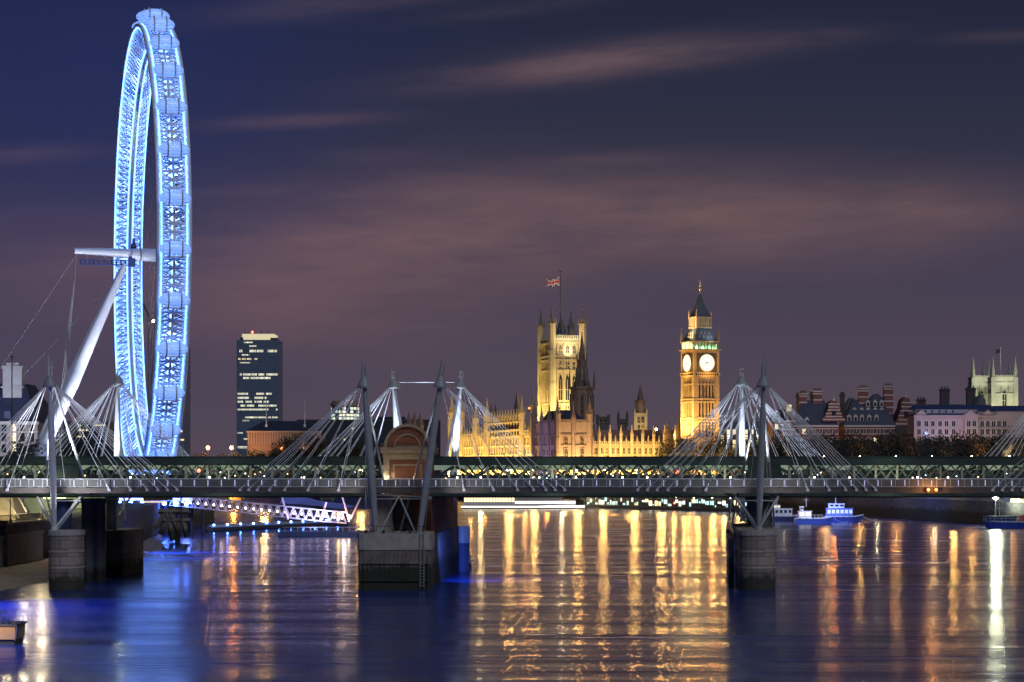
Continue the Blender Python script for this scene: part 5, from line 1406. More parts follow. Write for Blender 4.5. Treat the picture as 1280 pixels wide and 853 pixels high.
mb = MB(); sq(mb, lh+.1, bz(396.5), bz(385), .56); sq(mb, (lh+.1)*.56, bz(385), bz(367), .13); mb.build('spire', iron_roof, bigt, local=True)
mb = MB(); mb.gon(0,0,.34,8,bz(369)-G0,bz(352)-G0,.4); mb.ball((0,0,bz(361)-G0), .75); mb.ball((0,0,bz(357)-G0), .95, .95, .55); mb.gon(0,0,.6,8,bz(356)-G0,bz(350.5)-G0,.1); mb.tube((0,0,bz(351)-G0),(0,0,bz(347.5)-G0),.12,sides=6); mb.box(-.6,.6,-.08,.08,bz(350.2)-G0,bz(349.8)-G0); mb.build('finial', gilt, bigt, local=True)
cpin = pinnacle_mesh(tower_stone, .5, 2.6, 2.8)
for sx, sy in ((-1,-1),(1,-1),(-1,1)):
    inst(cpin, 'corner_pinnacle', bigt, (sx*(hs+.35), sy*(hs+.35), bz(427)-G0), local=True)
    inst(cpin, 'corner_pinnacle', bigt, (sx*(lh+.1), sy*(lh+.1), bz(397)-G0), 0, (.6,.6,.6), local=True)
def bl(x, y, z): q = cen+be*x+br*y; return (q.x, q.y, z)
amber = (1.0,.58,.16)
for x in (-4, 4): lamp('SPOT', bl(x, -hs-7, 30), 22000, amber, .4, bl(x*.5, -hs, 50), 110, .9); lamp('SPOT', bl(x, -hs-8, 8), 30000, (1,.58,.16), .4, bl(x*.5, -hs, 24), 110, .9)
for y in (-3, 4): lamp('SPOT', bl(-hs-9, y, 28), 75000, (1,.66,.2), .4, bl(-hs, y*.4, 46), 110, .9)
lamp('SPOT', bl(0, -hs-6, 56), 5000, amber, .4, bl(0, -hs, 66), 120, .9); lamp('SPOT', bl(-hs-6, 0, 56), 9000, amber, .4, bl(-hs, 0, 66), 120, .9)
for i in range(4): lamp('POINT', bl(-4.4+i*2.9, -hs+.35, bz(435.5)), 260, (.35,1,.50), .15)
for i in range(3): lamp('POINT', bl(-hs-1.2, -3.6+i*3.6, bz(434)), 700, (.72,1,.72), .15)
lamp('SPOT', bl(-hs-5, -4, bz(430)), 42000, (1,.75,.4), .3, bl(-2, -1, bz(395)), 80, .9)
lamp('SPOT', bl(3, -hs-5, bz(430)), 3600, (.8,.9,1), .3, bl(0, -2, bz(405)), 80, .9)
# ------------------------------------------------------------ floodlit abbey towers on the right
ad = 1330
abbey_stone = M('abbey_stone', (.46,.45,.38), (.32,.31,.27), .15, .85, bump=.4, bscale=.8)
apin = pinnacle_mesh(abbey_stone, .95, 3.0, 8.5)
aw_ab = arch_window([glass_dark, abbey_stone], 1.3, 10.5)
ab_s = arch_window([glass_dark, abbey_stone], .55, 3.6)
for (px0, px1, dd, lb) in ((1216, 1238, 1352, 'pale floodlit abbey tower, the further and narrower one on the left'), (1240.5, 1270.5, 1330, 'pale floodlit abbey tower, the nearer one with the big arched window')):
    x0, x1 = PX(px0, dd), PX(px1, dd)
    o_ = thing('abbey_tower', lb, 'church tower', ((x0+x1)/2, dd, 7.4), 0, 'twin abbey towers')
    zt = PZ(473, dd)
    mb = MB(); mb.box(x0, x1, dd, dd+13, 7.4, zt); mb.build('tower_wall', abbey_stone, o_)
    mb = MB()
    for py, h, o2 in ((473,.9,.5),(479,.5,.4),(493,.6,.45),(511,.6,.45)): mb.box(x0-o2, x1+o2, dd-o2, dd+13, PZ(py,dd), PZ(py,dd)+h)
    mb.build('string_course', abbey_stone, o_); mb = MB()
    n_ = int((x1-x0)/1.1); mb.box(x0-.1, x1+.1, dd-.42, dd+.05, zt+.85, zt+1.1)
    for i in range(n_): mb.box(x0+i*1.1, x0+i*1.1+.6, dd-.4, dd, zt+.9, zt+1.9)
    mb.build('battlement', abbey_stone, o_)
    for x in (x0+.4, x1-.4):
        mb = MB(); mb.box(x-1.25, x+1.25, dd-1.2, dd+1, 7.4, zt+.6); mb.build('corner_buttress', abbey_stone, o_)
        inst(apin, 'pinnacle', o_, (x, dd, zt+.6)); inst(apin, 'pinnacle', o_, (x+(1.6 if x < (x0+x1)/2 else -1.2), dd+12, zt+.6), 0, (.9,.9,.95))
    xm = (x0+x1)/2
    inst(aw_ab, 'window', o_, (xm, dd-.02, PZ(510, dd)), 0, (1,1,1))
    for k_ in (-1,1): inst(ab_s, 'window', o_, (xm+k_*2.2, dd-.02, PZ(491.5, dd))); 
    lamp('SPOT', (x0+2, dd-28, 30), 52000, (.97,1,.62), .5, (xm-1, dd, 58), 110, .9); lamp('SPOT', (x1-2, dd-26, 24), 52000, (.97,1,.62), .5, (xm+1, dd, 48), 120, .9)
    lamp('SPOT', (xm, dd-9, zt-6), 3500, (.97,1,.7), .5, (xm, dd+2, zt+6), 110, .9)
    if px1 > 1260:
        mb = MB(); fx = PX(1253, dd); mb.tube((fx, dd+5, zt), (fx, dd+5, PZ(433, dd)), .3, .18, 8); mb.build('flagpole', white_steel, o_)
        f_ = MB()
        for i in range(8):
            for j in range(4): f_.v.append((fx-.2-i*.36, dd+5+.25*sin(i), PZ(436,dd)-j*.75-.05*i*i*.3))
        for i in range(7):
            for j in range(3): a_ = i*4+j; f_.face((a_, a_+1, a_+5, a_+4))
        tag(f_.build('flag', M('dark_flag', (.03,.03,.05))), 'small dark flag on the pole above the abbey towers', 'flag')

# ------------------------------------------------------------ red brick offices with striped chimneys
stripe = M('striped_brick', (.20,.075,.06), (.13,.05,.045), .5, .85)
sd = 930
def gable(o_, px0, px1, pyb, pyt, d, back=10):
    x0, x1, z0, z1 = PX(px0,d), PX(px1,d), PZ(pyb,d), PZ(pyt,d); w = x1-x0; xm = (x0+x1)/2; h = z1-z0
    poly = [(x0,z0),(x1,z0),(x1,z0+h*.12),(x1-w*.16,z0+h*.34),(x1-w*.22,z0+h*.50),(x1-w*.28,z0+h*.52),(x1-w*.28,z0+h*.78),(xm+w*.14,z0+h*.93),(xm,z1),(xm-w*.14,z0+h*.93),(x0+w*.28,z0+h*.78),(x0+w*.28,z0+h*.52),(x0+w*.22,z0+h*.5),(x0+w*.16,z0+h*.34),(x0,z0+h*.12)]
    mb = MB(); mb.slab(poly, d-.6, d+back); g_ = mb.build('gable', stripe, o_)
    mb = MB()
    for f_ in (.06,.2,.34,.5,.64,.78): 
        ww = w*(.5 if f_ < .15 else .36 if f_ < .45 else .28 if f_ < .55 else .24)
        mb.box(xm-ww, xm+ww, d-.72, d-.6, z0+h*f_, z0+h*f_+.45)
    mb.gon(xm, d-.3, .55, 8, z1-.4, z1+1.2, .4); mb.gon(xm, d-.3, .18, 6, z1+1.2, z1+4.4, .1)
    mb.build('stone_band', white_stone, g_)
    mb = MB(); mb.box(xm-.9, xm+.9, d-.8, d-.6, z0+h*.28, z0+h*.5); mb.build('window', glass_dark, g_)
def chimney(o_, px0, px1, py, d, zb):
    x0, x1 = PX(px0,d), PX(px1,d); zt = PZ(py,d)
    mb = MB(); mb.box(x0, x1, d+6, d+9, zb, zt); c_ = mb.build('chimney', stripe, o_)
    mb = MB(); z = zt-1.0
    mb.box(x0-.25, x1+.25, d+5.75, d+9.25, zt-.5, zt)
    while z > max(zb, zt-13): mb.box(x0-.08, x1+.08, d+5.92, d+9.08, z-.5, z); z -= 2.6
    mb.build('stone_band', white_stone, c_)
    mb = MB()
    for i in range(4): mb.gon(x0+(x1-x0)*(i+.5)/4, d+7.5, .32, 8, zt, zt+1.1)
    mb.build('chimney_pot', M('clay_pot', (.2,.09,.06)), c_)
win_s = MB(); win_s.m = 0; win_s.box(-.6,.6,-.05,.1,0,1.9); win_s.m = 1; win_s.box(-.8,-.6,-.15,.1,-.2,2.1); win_s.box(.6,.8,-.15,.1,-.2,2.1); win_s.box(-.8,.8,-.15,.1,1.9,2.15); win_s.box(-.85,.85,-.2,.1,-.4,-.15); win_s.box(-.05,.05,-.1,.1,0,1.9)
ws_d = win_s.mesh('window', [glass_dark, white_stone]); ws_l = win_s.mesh('window', [lit_warm, white_stone])
dm = MB(); dm.m = 0; dm.box(-.8,.8,-.1,2.5,0,2.1); dm.slab([(-1.0,2.1),(1.0,2.1),(0,3.1)], -.2, 2.5); dm.m = 1; dm.box(-.5,.5,-.14,-.08,.3,1.8); dm_me = dm.mesh('dormer', [white_stone, glass_dark])
def striped_block(lb, px0, px1, pyw, pyr, d, gables, chimneys, dormers, lits=0, hip=5):
    o_ = thing('striped_brick_block', lb, 'building', (PX((px0+px1)/2,d), d, 7.4))
    x0, x1 = PX(px0,d), PX(px1,d); zw, zr = PZ(pyw,d), PZ(pyr,d)
    mb = MB(); mb.box(x0, x1, d, d+18, 7.4, zw); mb.build('wall', stripe, o_)
    mb = MB(); z = zw-1.2; mb.box(x0-.4, x1+.4, d-.5, d, zw-.6, zw+.1)
    while z > 9: mb.box(x0, x1, d-.06, d, z-.35, z); z -= 2.2
    mb.build('stone_band', white_stone, o_)
    mb = MB(); wedge(mb, x0-.4, x1+.4, d-.4, d+18, zw+.05, zr, hip, 7.5); mb.build('roof', slate, o_)
    for g in gables: gable(o_, g[0], g[1], g[2], g[3], d)
    for c_ in chimneys: chimney(o_, c_[0], c_[1], c_[2], d, zw-1)
    for (px, py) in dormers: inst(dm_me, 'dormer', o_, (PX(px,d), d+(1.0 if py > pyw-8 else 4.2), PZ(py,d)))
    n_ = int((x1-x0)/3.0)
    for i in range(n_):
        for k_, pz in enumerate((zw-3.4, zw-7.0, zw-10.6)): inst(ws_l if (i*7+k_*3+lits) % 9 == 0 else ws_d, 'window', o_, (x0+1.5+i*(x1-x0-1.5)/n_, d-.03, pz))
    return o_
striped_block('red brick block with stone stripes, stepped gable and two fat chimneys, nearer the clock tower', 992, 1047, 532, 500, 930, [(1028,1056,527,500)], [(1002.5,1011,491),(1019,1030,488)], [(1010,522),(1022,523),(1001,530),(1009,530.5)], 2)
striped_block('broad red brick block with dark blue roof, two rows of dormers and paired striped chimneys', 1056, 1119, 532, 499, 945, [(1119,1146,533,496)], [(1076.5,1088,484.5),(1108,1119.5,482)], [(1062,527),(1070,527),(1078,527),(1087,527),(1096,527),(1070,518),(1079,518),(1087,518),(1096,518),(1104,518),(1087,508.5),(1096,508.5),(1104,508.5)], 5)
wl_o = striped_block('small cream-lit block with one bright yellow dormer at the left end of the brick row', 966, 992, 526, 512, 905, [], [], [(973,523),(983,523)], 0, 3)
mb = MB(); mb.box(PX(985,905), PX(990,905), 907, 909, PZ(514,905), PZ(506,905)); mb.build('lit_lantern', EM('yellow_dormer_glow', (1,.72,.25), 1.2), wl_o)
for (px0, px1, py, lb) in ((996, 1001, 494, 'slim dark chimney left of the striped chimneys'), (1013.5, 1018, 492, 'dark chimney squeezed between the two striped chimneys near the clock tower'), (1051, 1056, 493, 'dark flue with a flared top right of the stepped gable'), (1176, 1187, 486, 'broad dark chimney stack above the pink building'), (1209, 1219.5, 485, 'dark chimney stack just left of the abbey towers'), (1147, 1157, 499, 'squat dark chimney at the left end of the pink building')):
    d = 965
    o_ = thing('chimney_stack', lb, 'chimney', (PX((px0+px1)/2,d), d, PZ(540,d)))
    mb = MB(); h = PZ(py,d)-PZ(540,d); w = (PX(px1,d)-PX(px0,d))/2
    mb.box(-w,w,0,3,0,h); mb.box(-w-.3,w+.3,-.3,3.3,h-.8,h-.2)
    for i in range(3): mb.gon(-w+w*2*(i+.5)/3, 1.5, .3, 8, h, h+1)
    mb.build('stack', dark_brick, o_, local=True)
    mb = MB(); mb.box(-w-.05,w+.05,-.06,0,h-2.6,h-2.1); mb.build('band', stripe, o_, local=True)
for (px0, px1, pyt, pye, d, lb) in ((1120, 1215, 505, 540, 1010, 'long dark rooftop behind the pink building'), (1056, 1078, 497, 520, 1010, 'dark domed pavilion roof between the two brick blocks'), (1088, 1108, 492, 505, 1010, 'dark pyramid roof between the paired striped chimneys'), (900, 985, 527, 560, 1040, 'dim government block right of the clock tower behind the cables')):
    o_ = thing('dark_roof_block', lb, 'building', (PX((px0+px1)/2,d), d, 7.4))
    mb = MB(); mb.box(PX(px0,d), PX(px1,d), d, d+14, 7.4, PZ((pyt+pye)/2+4,d)); mb.build('wall', dark_brick, o_)
    mb = MB(); wedge(mb, PX(px0,d)-.3, PX(px1,d)+.3, d-.3, d+14.3, PZ((pyt+pye)/2+4,d)+.02, PZ(pyt,d), (PX(px1,d)-PX(px0,d))*(.42 if px1-px0 < 40 else .08), 6.2); mb.build('roof', lead_roof, o_)
    if px0 == 900:
        for i in range(11):
            for k_ in range(4): inst(ws_l if (i+k_*2) % 3 else ws_d, 'window', o_, (PX(903+i*7.4,d), d-.03, PZ(562-k_*6.5,d)), 0, (1.1,1,1.0))
for i, (px, e, col) in enumerate(((985, 5000, (1,.8,.5)), (1010, 2500, (1,.66,.5)), (1040, 5000, (1,.62,.5)), (1075, 2500, (.9,.6,.62)), (1100, 2500, (.95,.62,.6)), (1132, 9000, (1,.72,.62)))):
    lamp('SPOT', (PX(px, 900), 893, 20), e, col, .5, (PX(px, 935), 935, 33), 90, .9)
lamp('SPOT', (PX(1085, 880), 880, 28), 7000, (.4,.5,1), .5, (PX(1085, 950), 950, 42), 80, .9)
lamp('SPOT', (PX(1025, 880), 880, 28), 4000, (.8,.6,.7), .5, (PX(1020, 940), 940, 45), 80, .9)

# ------------------------------------------------------------ pink-lit long building with blue mansard
pd = 880
pk = thing('mansard_building', 'long pale stone building floodlit pink under a blue mansard roof', 'building', (PX(1200,pd), pd, 7.4))
x0, x1 = PX(1142,pd), PX(1244,pd)
mb = MB(); mb.box(x0, PX(1221.9,pd), pd, pd+14, 7.4, PZ(521,pd)); mb.box(x0, PX(1155,pd), pd-1.2, pd, 7.4, PZ(519,pd)); mb.box(PX(1205,pd), PX(1222,pd), pd-1.2, pd, 7.4, PZ(518,pd)); mb.box(PX(1222,pd), PX(1290,pd), pd+.4, pd+14, 7.4, PZ(514,pd)); mb.build('wall', pink_stone, pk)
mb = MB(); mb.box(x0-.3, x1+.3, pd-.7, pd, PZ(521,pd)-.1, PZ(521,pd)+.55); mb.box(x0, PX(1290,pd), pd-.35, pd, PZ(536,pd), PZ(536,pd)+.4); mb.build('cornice', pink_stone, pk)
mb = MB(); wedge(mb, x0, x1, pd-.3, pd+13, PZ(521,pd)+.5, PZ(517,pd), .2, 1.5); mb.box(x0+.8, x1-.4, pd+1.6, pd+2.2, PZ(517,pd), PZ(511.5,pd)); wedge(mb, x0, x1, pd+1.2, pd+13, PZ(511.5,pd), PZ(506,pd), 1.5, 4); wedge(mb, PX(1222,pd), PX(1292,pd), pd, pd+14, PZ(514,pd), PZ(507,pd), 1.5, 5); mb.build('roof', M('blue_mansard', (.04,.06,.16), (.025,.04,.10), .4, .5), pk)
mb = MB(); mb.box(x0+1, x1-.6, pd+1.4, pd+1.6, PZ(517,pd), PZ(511.7,pd)); mb.build('attic_wall', pink_stone, pk)
for px in (1148, 1158, 1166, 1175, 1183, 1192, 1210, 1217, 1228, 1235, 1242, 1249, 1256):
    for py in (533, 543, 552): inst(ws_d, 'window', pk, (PX(px,pd), pd-(1.25 if px < 1155 or 1205 < px < 1222 else -.35 if px > 1225 else .03), PZ(py,pd)), 0, (1.15,1,1.05))
    if px < 1205: inst(ws_d, 'attic_window', pk, (PX(px,pd), pd+1.36, PZ(516,pd)), 0, (.7,1,.55))
for px in (1151, 1212, 1234):
    mb = MB(); X = PX(px,pd); mb.slab([(X-2.2,PZ(518.5,pd)),(X+2.2,PZ(518.5,pd)),(X,PZ(512.5,pd))], pd-1.3, pd+3); mb.build('pediment', pink_stone, pk)
for px in (1150, 1166, 1184, 1202, 1220): lamp('SPOT', (PX(px, 868), 864, 14), 4300, (1,.52,.46), .5, (PX(px, pd), pd, 26), 110, .9)
lamp('SPOT', (PX(1180, 860), 862, 30), 6000, (.35,.45,1), .4, (PX(1180, pd), pd+3, 40), 110, .9)
lamp('SPOT', (PX(1245, 860), 862, 18), 4000, (1,.8,.6), .4, (PX(1245, pd), pd+3, 30), 80, .9)
dmo = thing('cupola', 'small dim domed cupola in front of the abbey towers', 'cupola', (PX(1225.5,890), 892, PZ(520,890)))
mb = MB(); mb.gon(0,0,2.7,10,-6,PZ(502,890)-PZ(520,890)); mb.build('drum', M('dim_grey_stone', (.16,.145,.15)), dmo, local=True)
mb = MB(); zc = PZ(502,890)-PZ(520,890); mb.ball((0,0,zc), 2.6, 2.6, 2.4, 12, 8); mb.gon(0,0,.5,8,zc+2.2,zc+3.6); mb.tube((0,0,zc+3.4),(0,0,zc+7), .12, sides=5); mb.build('dome', lead_roof, dmo, local=True)

# ------------------------------------------------------------ trees
leaf_mats = [M('leaf_dark', (.040,.048,.024), (.025,.03,.016), .8, .8), M('leaf_brown', (.07,.05,.028), (.045,.034,.02), .8, .8)]
bark = M('plane_tree_bark', (.12,.10,.08), (.07,.06,.05), .8, .9)
def tree_proto(seed, h, r):
    rnd = random.Random(seed); t_ = MB(); th = h*.38
    t_.path([(0,0,-.3),(.1,0,th*.5),(0,.1,th)], [.42,.32,.26], 7)
    tips = []
    for k_ in range(8):
        a_ = 2*pi*k_/8+rnd.uniform(-.4,.4); rr = rnd.uniform(.45,.85)*r; zz_ = rnd.uniform(.5,.92)*h
        mid = Vector((rr*.45*cos(a_), rr*.45*sin(a_), th+(zz_-th)*.45)); tip = Vector((rr*cos(a_), rr*sin(a_), zz_))
        t_.path([(0,0.05,th*rnd.uniform(.75,1)), mid, tip], [.2,.12,.04], 5); tips += [mid, tip]
    tm = t_.mesh('trunk', bark)
    c_ = MB(); 
    cl = tips + [Vector((rnd.uniform(-.5,.5)*r, rnd.uniform(-.5,.5)*r, rnd.uniform(.45,.97)*h)) for _ in range(16)]
    for q in cl:
        cr_ = rnd.uniform(.22,.42)*r; c_.m = 1 if rnd.random() < .35 else 0
        for _ in range(int(70*(cr_/(.32*r))**2)):
            v = Vector((rnd.gauss(0,1), rnd.gauss(0,1), rnd.gauss(0,.8))); v = v.normalized()*cr_*rnd.uniform(.55,1.08)
            p = q+v; s_ = rnd.uniform(.22,.5); n1 = Vector((rnd.gauss(0,1), rnd.gauss(0,1), rnd.gauss(0,1))).normalized(); u = n1.orthogonal().normalized(); w_ = n1.cross(u)
            c_.quad(p-u*s_, p-w_*s_*.6, p+u*s_, p+w_*s_*.6)
    return tm, c_.mesh('crown', leaf_mats)
protos = [tree_proto(11, 20, 6.6), tree_proto(12, 18, 7.2), tree_proto(13, 21, 5.6), tree_proto(14, 17, 6.2)]
def tree(px, pytop, d, zb, label, group, k_, wide=1.0):
    tm, cm = protos[k_ % 4]; hh = (20,18,21,17)[k_ % 4]
    h = PZ(pytop, d)-zb; s = h/hh
    o_ = thing('plane_tree', label, 'tree', (PX(px,d), d, zb), (k_*1.37) % 6.28, group)
    inst(tm, 'trunk', o_, (0,0,0), 0, (s*wide, s*wide, s), True); inst(cm, 'crown', o_, (0,0,0), 0, (s*wide, s*wide, s), True)
rnd = random.Random(21)
def bank_d(px, off):
    d = 500.0
    while d < 1000:
        x = PX(px, d)
        for (x0_, y0_), (x1_, y1_) in zip(NB, NB[1:]):
            if y0_ <= d <= y1_:
                if x > x0_+(x1_-x0_)*(d-y0_)/(y1_-y0_)+off: return d
                break
        d += 4
    return d
G_ = 'plane trees along the right embankment'
for i in range(26):
    px = 962+i*13.2+rnd.uniform(-4,4); d = bank_d(px, 7)+rnd.uniform(0,15)
    tree(px, 546+rnd.uniform(-5,5)-(3 if 1110 < px < 1150 else 0), d, 7.4, 'dark bushy plane tree in the row along the right embankment', G_, i, 1.05)
for i in range(14):
    px = 975+i*24+rnd.uniform(-6,6); d = 845-(px-960)*.42
    tree(px, 551+rnd.uniform(-4,4), bank_d(px, 18)+rnd.uniform(0,10), 7.4, 'dark bushy plane tree in the row along the right embankment', G_, i+2, 1.2)
for i, (px, py, d) in enumerate(((838,553,968),(848,547,975),(858,556,965),(886,552,968),(897,547,972),(909,555,960),(830,562,962),(921,560,960),(934,553,965),(946,558,955))):
    tree(px, py, d, 7.4, 'amber-lit tree at the foot of the clock tower', 'trees around the clock tower foot', i, 1.0)
for i, (px, py, d) in enumerate(((34,552,560),(52,546,575),(70,550,600),(88,541,610),(108,547,620),(126,552,600),(22,560,540),(142,556,620))):
    tree(px, py, d, 8.2, 'dark tree between the hall and the wheel leg', 'trees behind the left masts', i, 1.0)
for i, (px, py, d) in enumerate(((338,562,1330),(352,551,1333),(368,546,1336),(384,543,1334),(400,547,1332),(416,552,1338),(432,548,1336),(450,552,1330),(300,566,1334),(275,567,1338),(318,564,1332),(250,567,1336))):
    tree(px, py, d, 8.2, 'dark tree before the colonnaded building right of the wheel', 'trees right of the wheel', i+1, 1.15)
for px, e in ((985, 2600), (1030, 4200), (1075, 3000), (1120, 4200), (1165, 3000), (1215, 5200), (1262, 4200)):
    d = bank_d(px, 3)
    s_ = street_lamp('small amber street lamp under the embankment trees', px, 571, d, 7.4, lamp_warm, e*.5, (1,.46,.14), 'amber lamps under the embankment trees', .25)
for px, e in ((842, 5000), (862, 5000), (893, 6000), (930, 3000)): lamp('POINT', P(px, 574, 952), e, (1,.55,.16), .4)

# ------------------------------------------------------------ embankment wall, boats, pier, monument
ew = thing('embankment_wall', 'long embankment wall with a pale parapet rail receding on the right', 'wall', (125, 700, 0))
mb = MB(); path_ = [(101,870),(120,800),(146,638),(160,450),(172,250)]
for (a, b) in zip(path_, path_[1:]): mb.obox((a[0]-.3,a[1],0), (b[0]-.3,b[1],0), .25, .3, 6.9, 7.7); mb.obox((a[0]-.3,a[1],0), (b[0]-.3,b[1],0), .4, .3, 7.7, 7.95)
mb.build('parapet', M('parapet_granite', (.42,.39,.34), (.3,.28,.25), .5, .8), ew)
mb = MB()
for (a, b) in zip(path_[-2:], path_[-1:]):
    a_, b_ = Vector((a[0],a[1],0)), Vector((b[0],b[1],0)); n_ = int((b_-a_).length/14)
    for i in range(n_): p = a_+(b_-a_)*(i/n_); mb.box(p.x-1.2, p.x+.2, p.y-.9, p.y+.9, 0, 8.3)
mb.build('buttress', wall_stone, ew)
for y in range(640, 860, 50):
    x = 101+(870-y)*.19; lamp('POINT', (x-5, y, 9.5), 500, (1,.85,.55), .25)
lamp('SPOT', (90, 690, 10), 40000, (.22,.32,1), .5, (130, 740, 3), 100, .9)
lamp('SPOT', (105, 560, 8), 30000, (.22,.34,1), .5, (148, 620, 4), 100, .9)

# floating pier with crowded lights
fpz = thing('floating_pier', 'long floating pier crowded with greenish lit windows left of the right-hand pier', 'pier', (PX(830, 890), 890, 0))
pa, pb = Vector((PX(727, 938), 938, 0)), Vector((PX(938, 846), 846, 0))
pt_ = (pb-pa).normalized(); pn = Vector((pt_.y, -pt_.x, 0)); pl_ = (pb-pa).length
mb = MB(); mb.obox(pa, pb, 0, 9, -.3, 1.15); mb.build('hull', dark_steel, fpz)
mb = MB(); mb.obox(pa, pb, .25, 9.2, 5.6, 5.95); mb.build('canopy', grey_steel, fpz)
mb = MB(); mb.obox(pa+pn*-2.2, pb+pn*-2.2, 0, 5, 1.15, 5.6); mb.build('cabin', M('pier_cabin', (.12,.14,.14), rough=.5), fpz)
mb = MB()
s = 0
while s < pl_: p = pa+pt_*s; mb.box(p.x-.09, p.x+.09, p.y-.09, p.y+.09, 1.15, 5.6); s += 3.1
mb.tube(tuple(pa+Vector((0,0,2.3))), tuple(pb+Vector((0,0,2.3))), .06, sides=4); mb.tube(tuple(pa+Vector((0,0,1.8))), tuple(pb+Vector((0,0,1.8))), .05, sides=4); mb.build('railing', dark_steel, fpz)
rnd = random.Random(9); pane_mats = [EM('pier_glow_green', (.70,1.0,.78), 1.7), EM('pier_glow_white', (1,.96,.78), 2.2), EM('pier_glow_gold', (1,.78,.35), 2.0), EM('pier_glow_cyan', (.55,.95,1), 1.6)]
s = 1.0; nn_ = 0
while s < pl_-2 and nn_ < 90:
    w = rnd.uniform(.7,2.4)
    if rnd.random() < .8:
        mb = MB(); h0 = rnd.choice((1.6,2.4,3.0)); mb.obox(pa+pt_*s-pn*2.14, pa+pt_*(s+w)-pn*2.14, 0, .04, h0, h0+rnd.uniform(.6,2.0)); mb.build('lit_pane', rnd.choice(pane_mats), fpz); nn_ += 1
    s += w+rnd.uniform(.2,.9)
pl_globe = MB(); pl_globe.ball((0,0,0), .22, seg=8, rings=5); plg = pl_globe.mesh('deck_lamp', EM('deck_lamp_glow', (1,.93,.7), 26))
for i in range(9): p = pa+pt_*(8+i*(pl_-14)/8.5)+pn*.1; inst(plg, 'deck_lamp', fpz, (p.x, p.y, 5.2))
lamp_red2 = thing('pier_beacon', 'red beacon glowing on the floating pier edge', 'beacon', P(843, 629, 886)); mb = MB(); mb.ball((0,0,0), .4); mb.build('lens', lamp_red, lamp_red2, local=True); mb = MB(); mb.tube((0,0,-.35),(0,0,-2.4), .1, sides=6); mb.build('post', dark_steel, lamp_red2, local=True)

def boat(label, px0, px1, d, hull_m, deck_h, cabins, stripes=(), rails=True, bow=1, name='river_boat', cat='boat'):
    """hull along x with a raked bow; cabins = (f0, f1, z0, z1, mat, window mat or None)"""
    x0, x1 = PX(px0,d), PX(px1,d); L = x1-x0; B = max(4.0, L*.22); xm = (x0+x1)/2
    o_ = thing(name, label, cat, (xm, d, 0))
    secs = []; n_ = 12
    for i in range(n_+1):
        f_ = i/n_; g = f_ if bow > 0 else 1-f_
        wv = B/2*(1-max(0, (g-.62)/.38)**2*.93); sh = deck_h*(1+.35*max(0,(g-.6)/.4)**2)
        rake = .9*max(0,(g-.75)/.25)*bow
        secs.append((x0+L*f_, wv, sh, rake))
    mb = MB()
    for (x, wv, sh, rk) in secs: mb.v += [(x-rk, d-wv*.82, -.3), (x, d-wv, sh), (x, d+wv, sh), (x-rk, d+wv*.82, -.3)]
    for i in range(n_):
        a_ = i*4; b_ = a_+4
        mb.face((a_, b_, b_+1, a_+1)); mb.face((a_+1, b_+1, b_+2, a_+2)); mb.face((a_+2, b_+2, b_+3, a_+3)); mb.face((a_+3, b_+3, b_, a_))
    mb.face((0,1,2,3)); e_ = n_*4; mb.face((e_+3, e_+2, e_+1, e_)); mb.build('hull', hull_m, o_)
    mb = MB()
    for (s0, s1) in zip(secs, secs[1:]): mb.beam((s0[0], d-s0[1]-.03, s0[2]), (s1[0], d-s1[1]-.03, s1[2]), .22, .22)
    mb.build('gunwale', white_steel, o_)
    for (f0, f1, z0, z1, cm, wm) in cabins:
        mb = MB(); mb.box(x0+L*f0, x0+L*f1, d-B*.33, d+B*.33, z0, z1); mb.box(x0+L*f0-.2, x0+L*f1+.2, d-B*.36, d+B*.36, z1, z1+.15); c_ = mb.build('cabin', cm, o_)
        if wm:
            nw = max(2, int(L*(f1-f0)/1.3)); ww = L*(f1-f0)/nw
            for i in range(nw): mb = MB(); mb.box(x0+L*f0+i*ww+ww*.15, x0+L*f0+i*ww+ww*.85, d-B*.33-.05, d-B*.33+.02, z0+(z1-z0)*.42, z0+(z1-z0)*.85); mb.build('cabin_window', wm, c_)
    if rails:
        mb = MB(); xx = x0+L*.03
        while xx < x0+L*.7: mb.box(xx-.03, xx+.03, d-B*.47, d-B*.45, deck_h, deck_h+1); xx += 1.1
        mb.beam((x0+L*.03, d-B*.46, deck_h+1), (x0+L*.7, d-B*.46, deck_h+1), .06, .06); mb.build('railing', white_steel, o_)
    if rails:
        mb = MB(); zt_ = max(c_[3] for c_ in cabins); xm_ = x0+L*.3
        mb.tube((xm_, d, zt_), (xm_, d, zt_+3.2), .09, .05, 6); mb.tube((xm_-.9, d, zt_+2.1), (xm_+.9, d, zt_+2.1), .04, sides=5); mb.ball((xm_, d, zt_+3.3), .14)
        mb.build('mast', white_steel, o_)
        mb = MB()
        for k_ in range(5): mb.tube((x0+L*(.12+k_*.17), d-B/2-.12, deck_h-.55), (x0+L*(.12+k_*.17), d-B/2-.12, deck_h+.05), .2, .2, 8)
        mb.build('fender', dark_steel, o_)
        mb = MB(); n0 = Vector((x1-.4, d, deck_h+.6)); n1_ = Vector((x1+5, d+4, .6)); mb.path([n0+(n1_-n0)*(q_/6)+Vector((0,0,-.9*sin(pi*q_/6))) for q_ in range(7)], .035, 4); mb.build('mooring_line', cable_steel, o_)
    for (z0, z1, f0, f1, mt_) in stripes:
        mb = MB(); mb.box(x0+L*f0, x0+L*f1, d-B/2-.06, d-B/2-.0, z0, z1); mb.build('light_band', mt_, o_)
    return o_
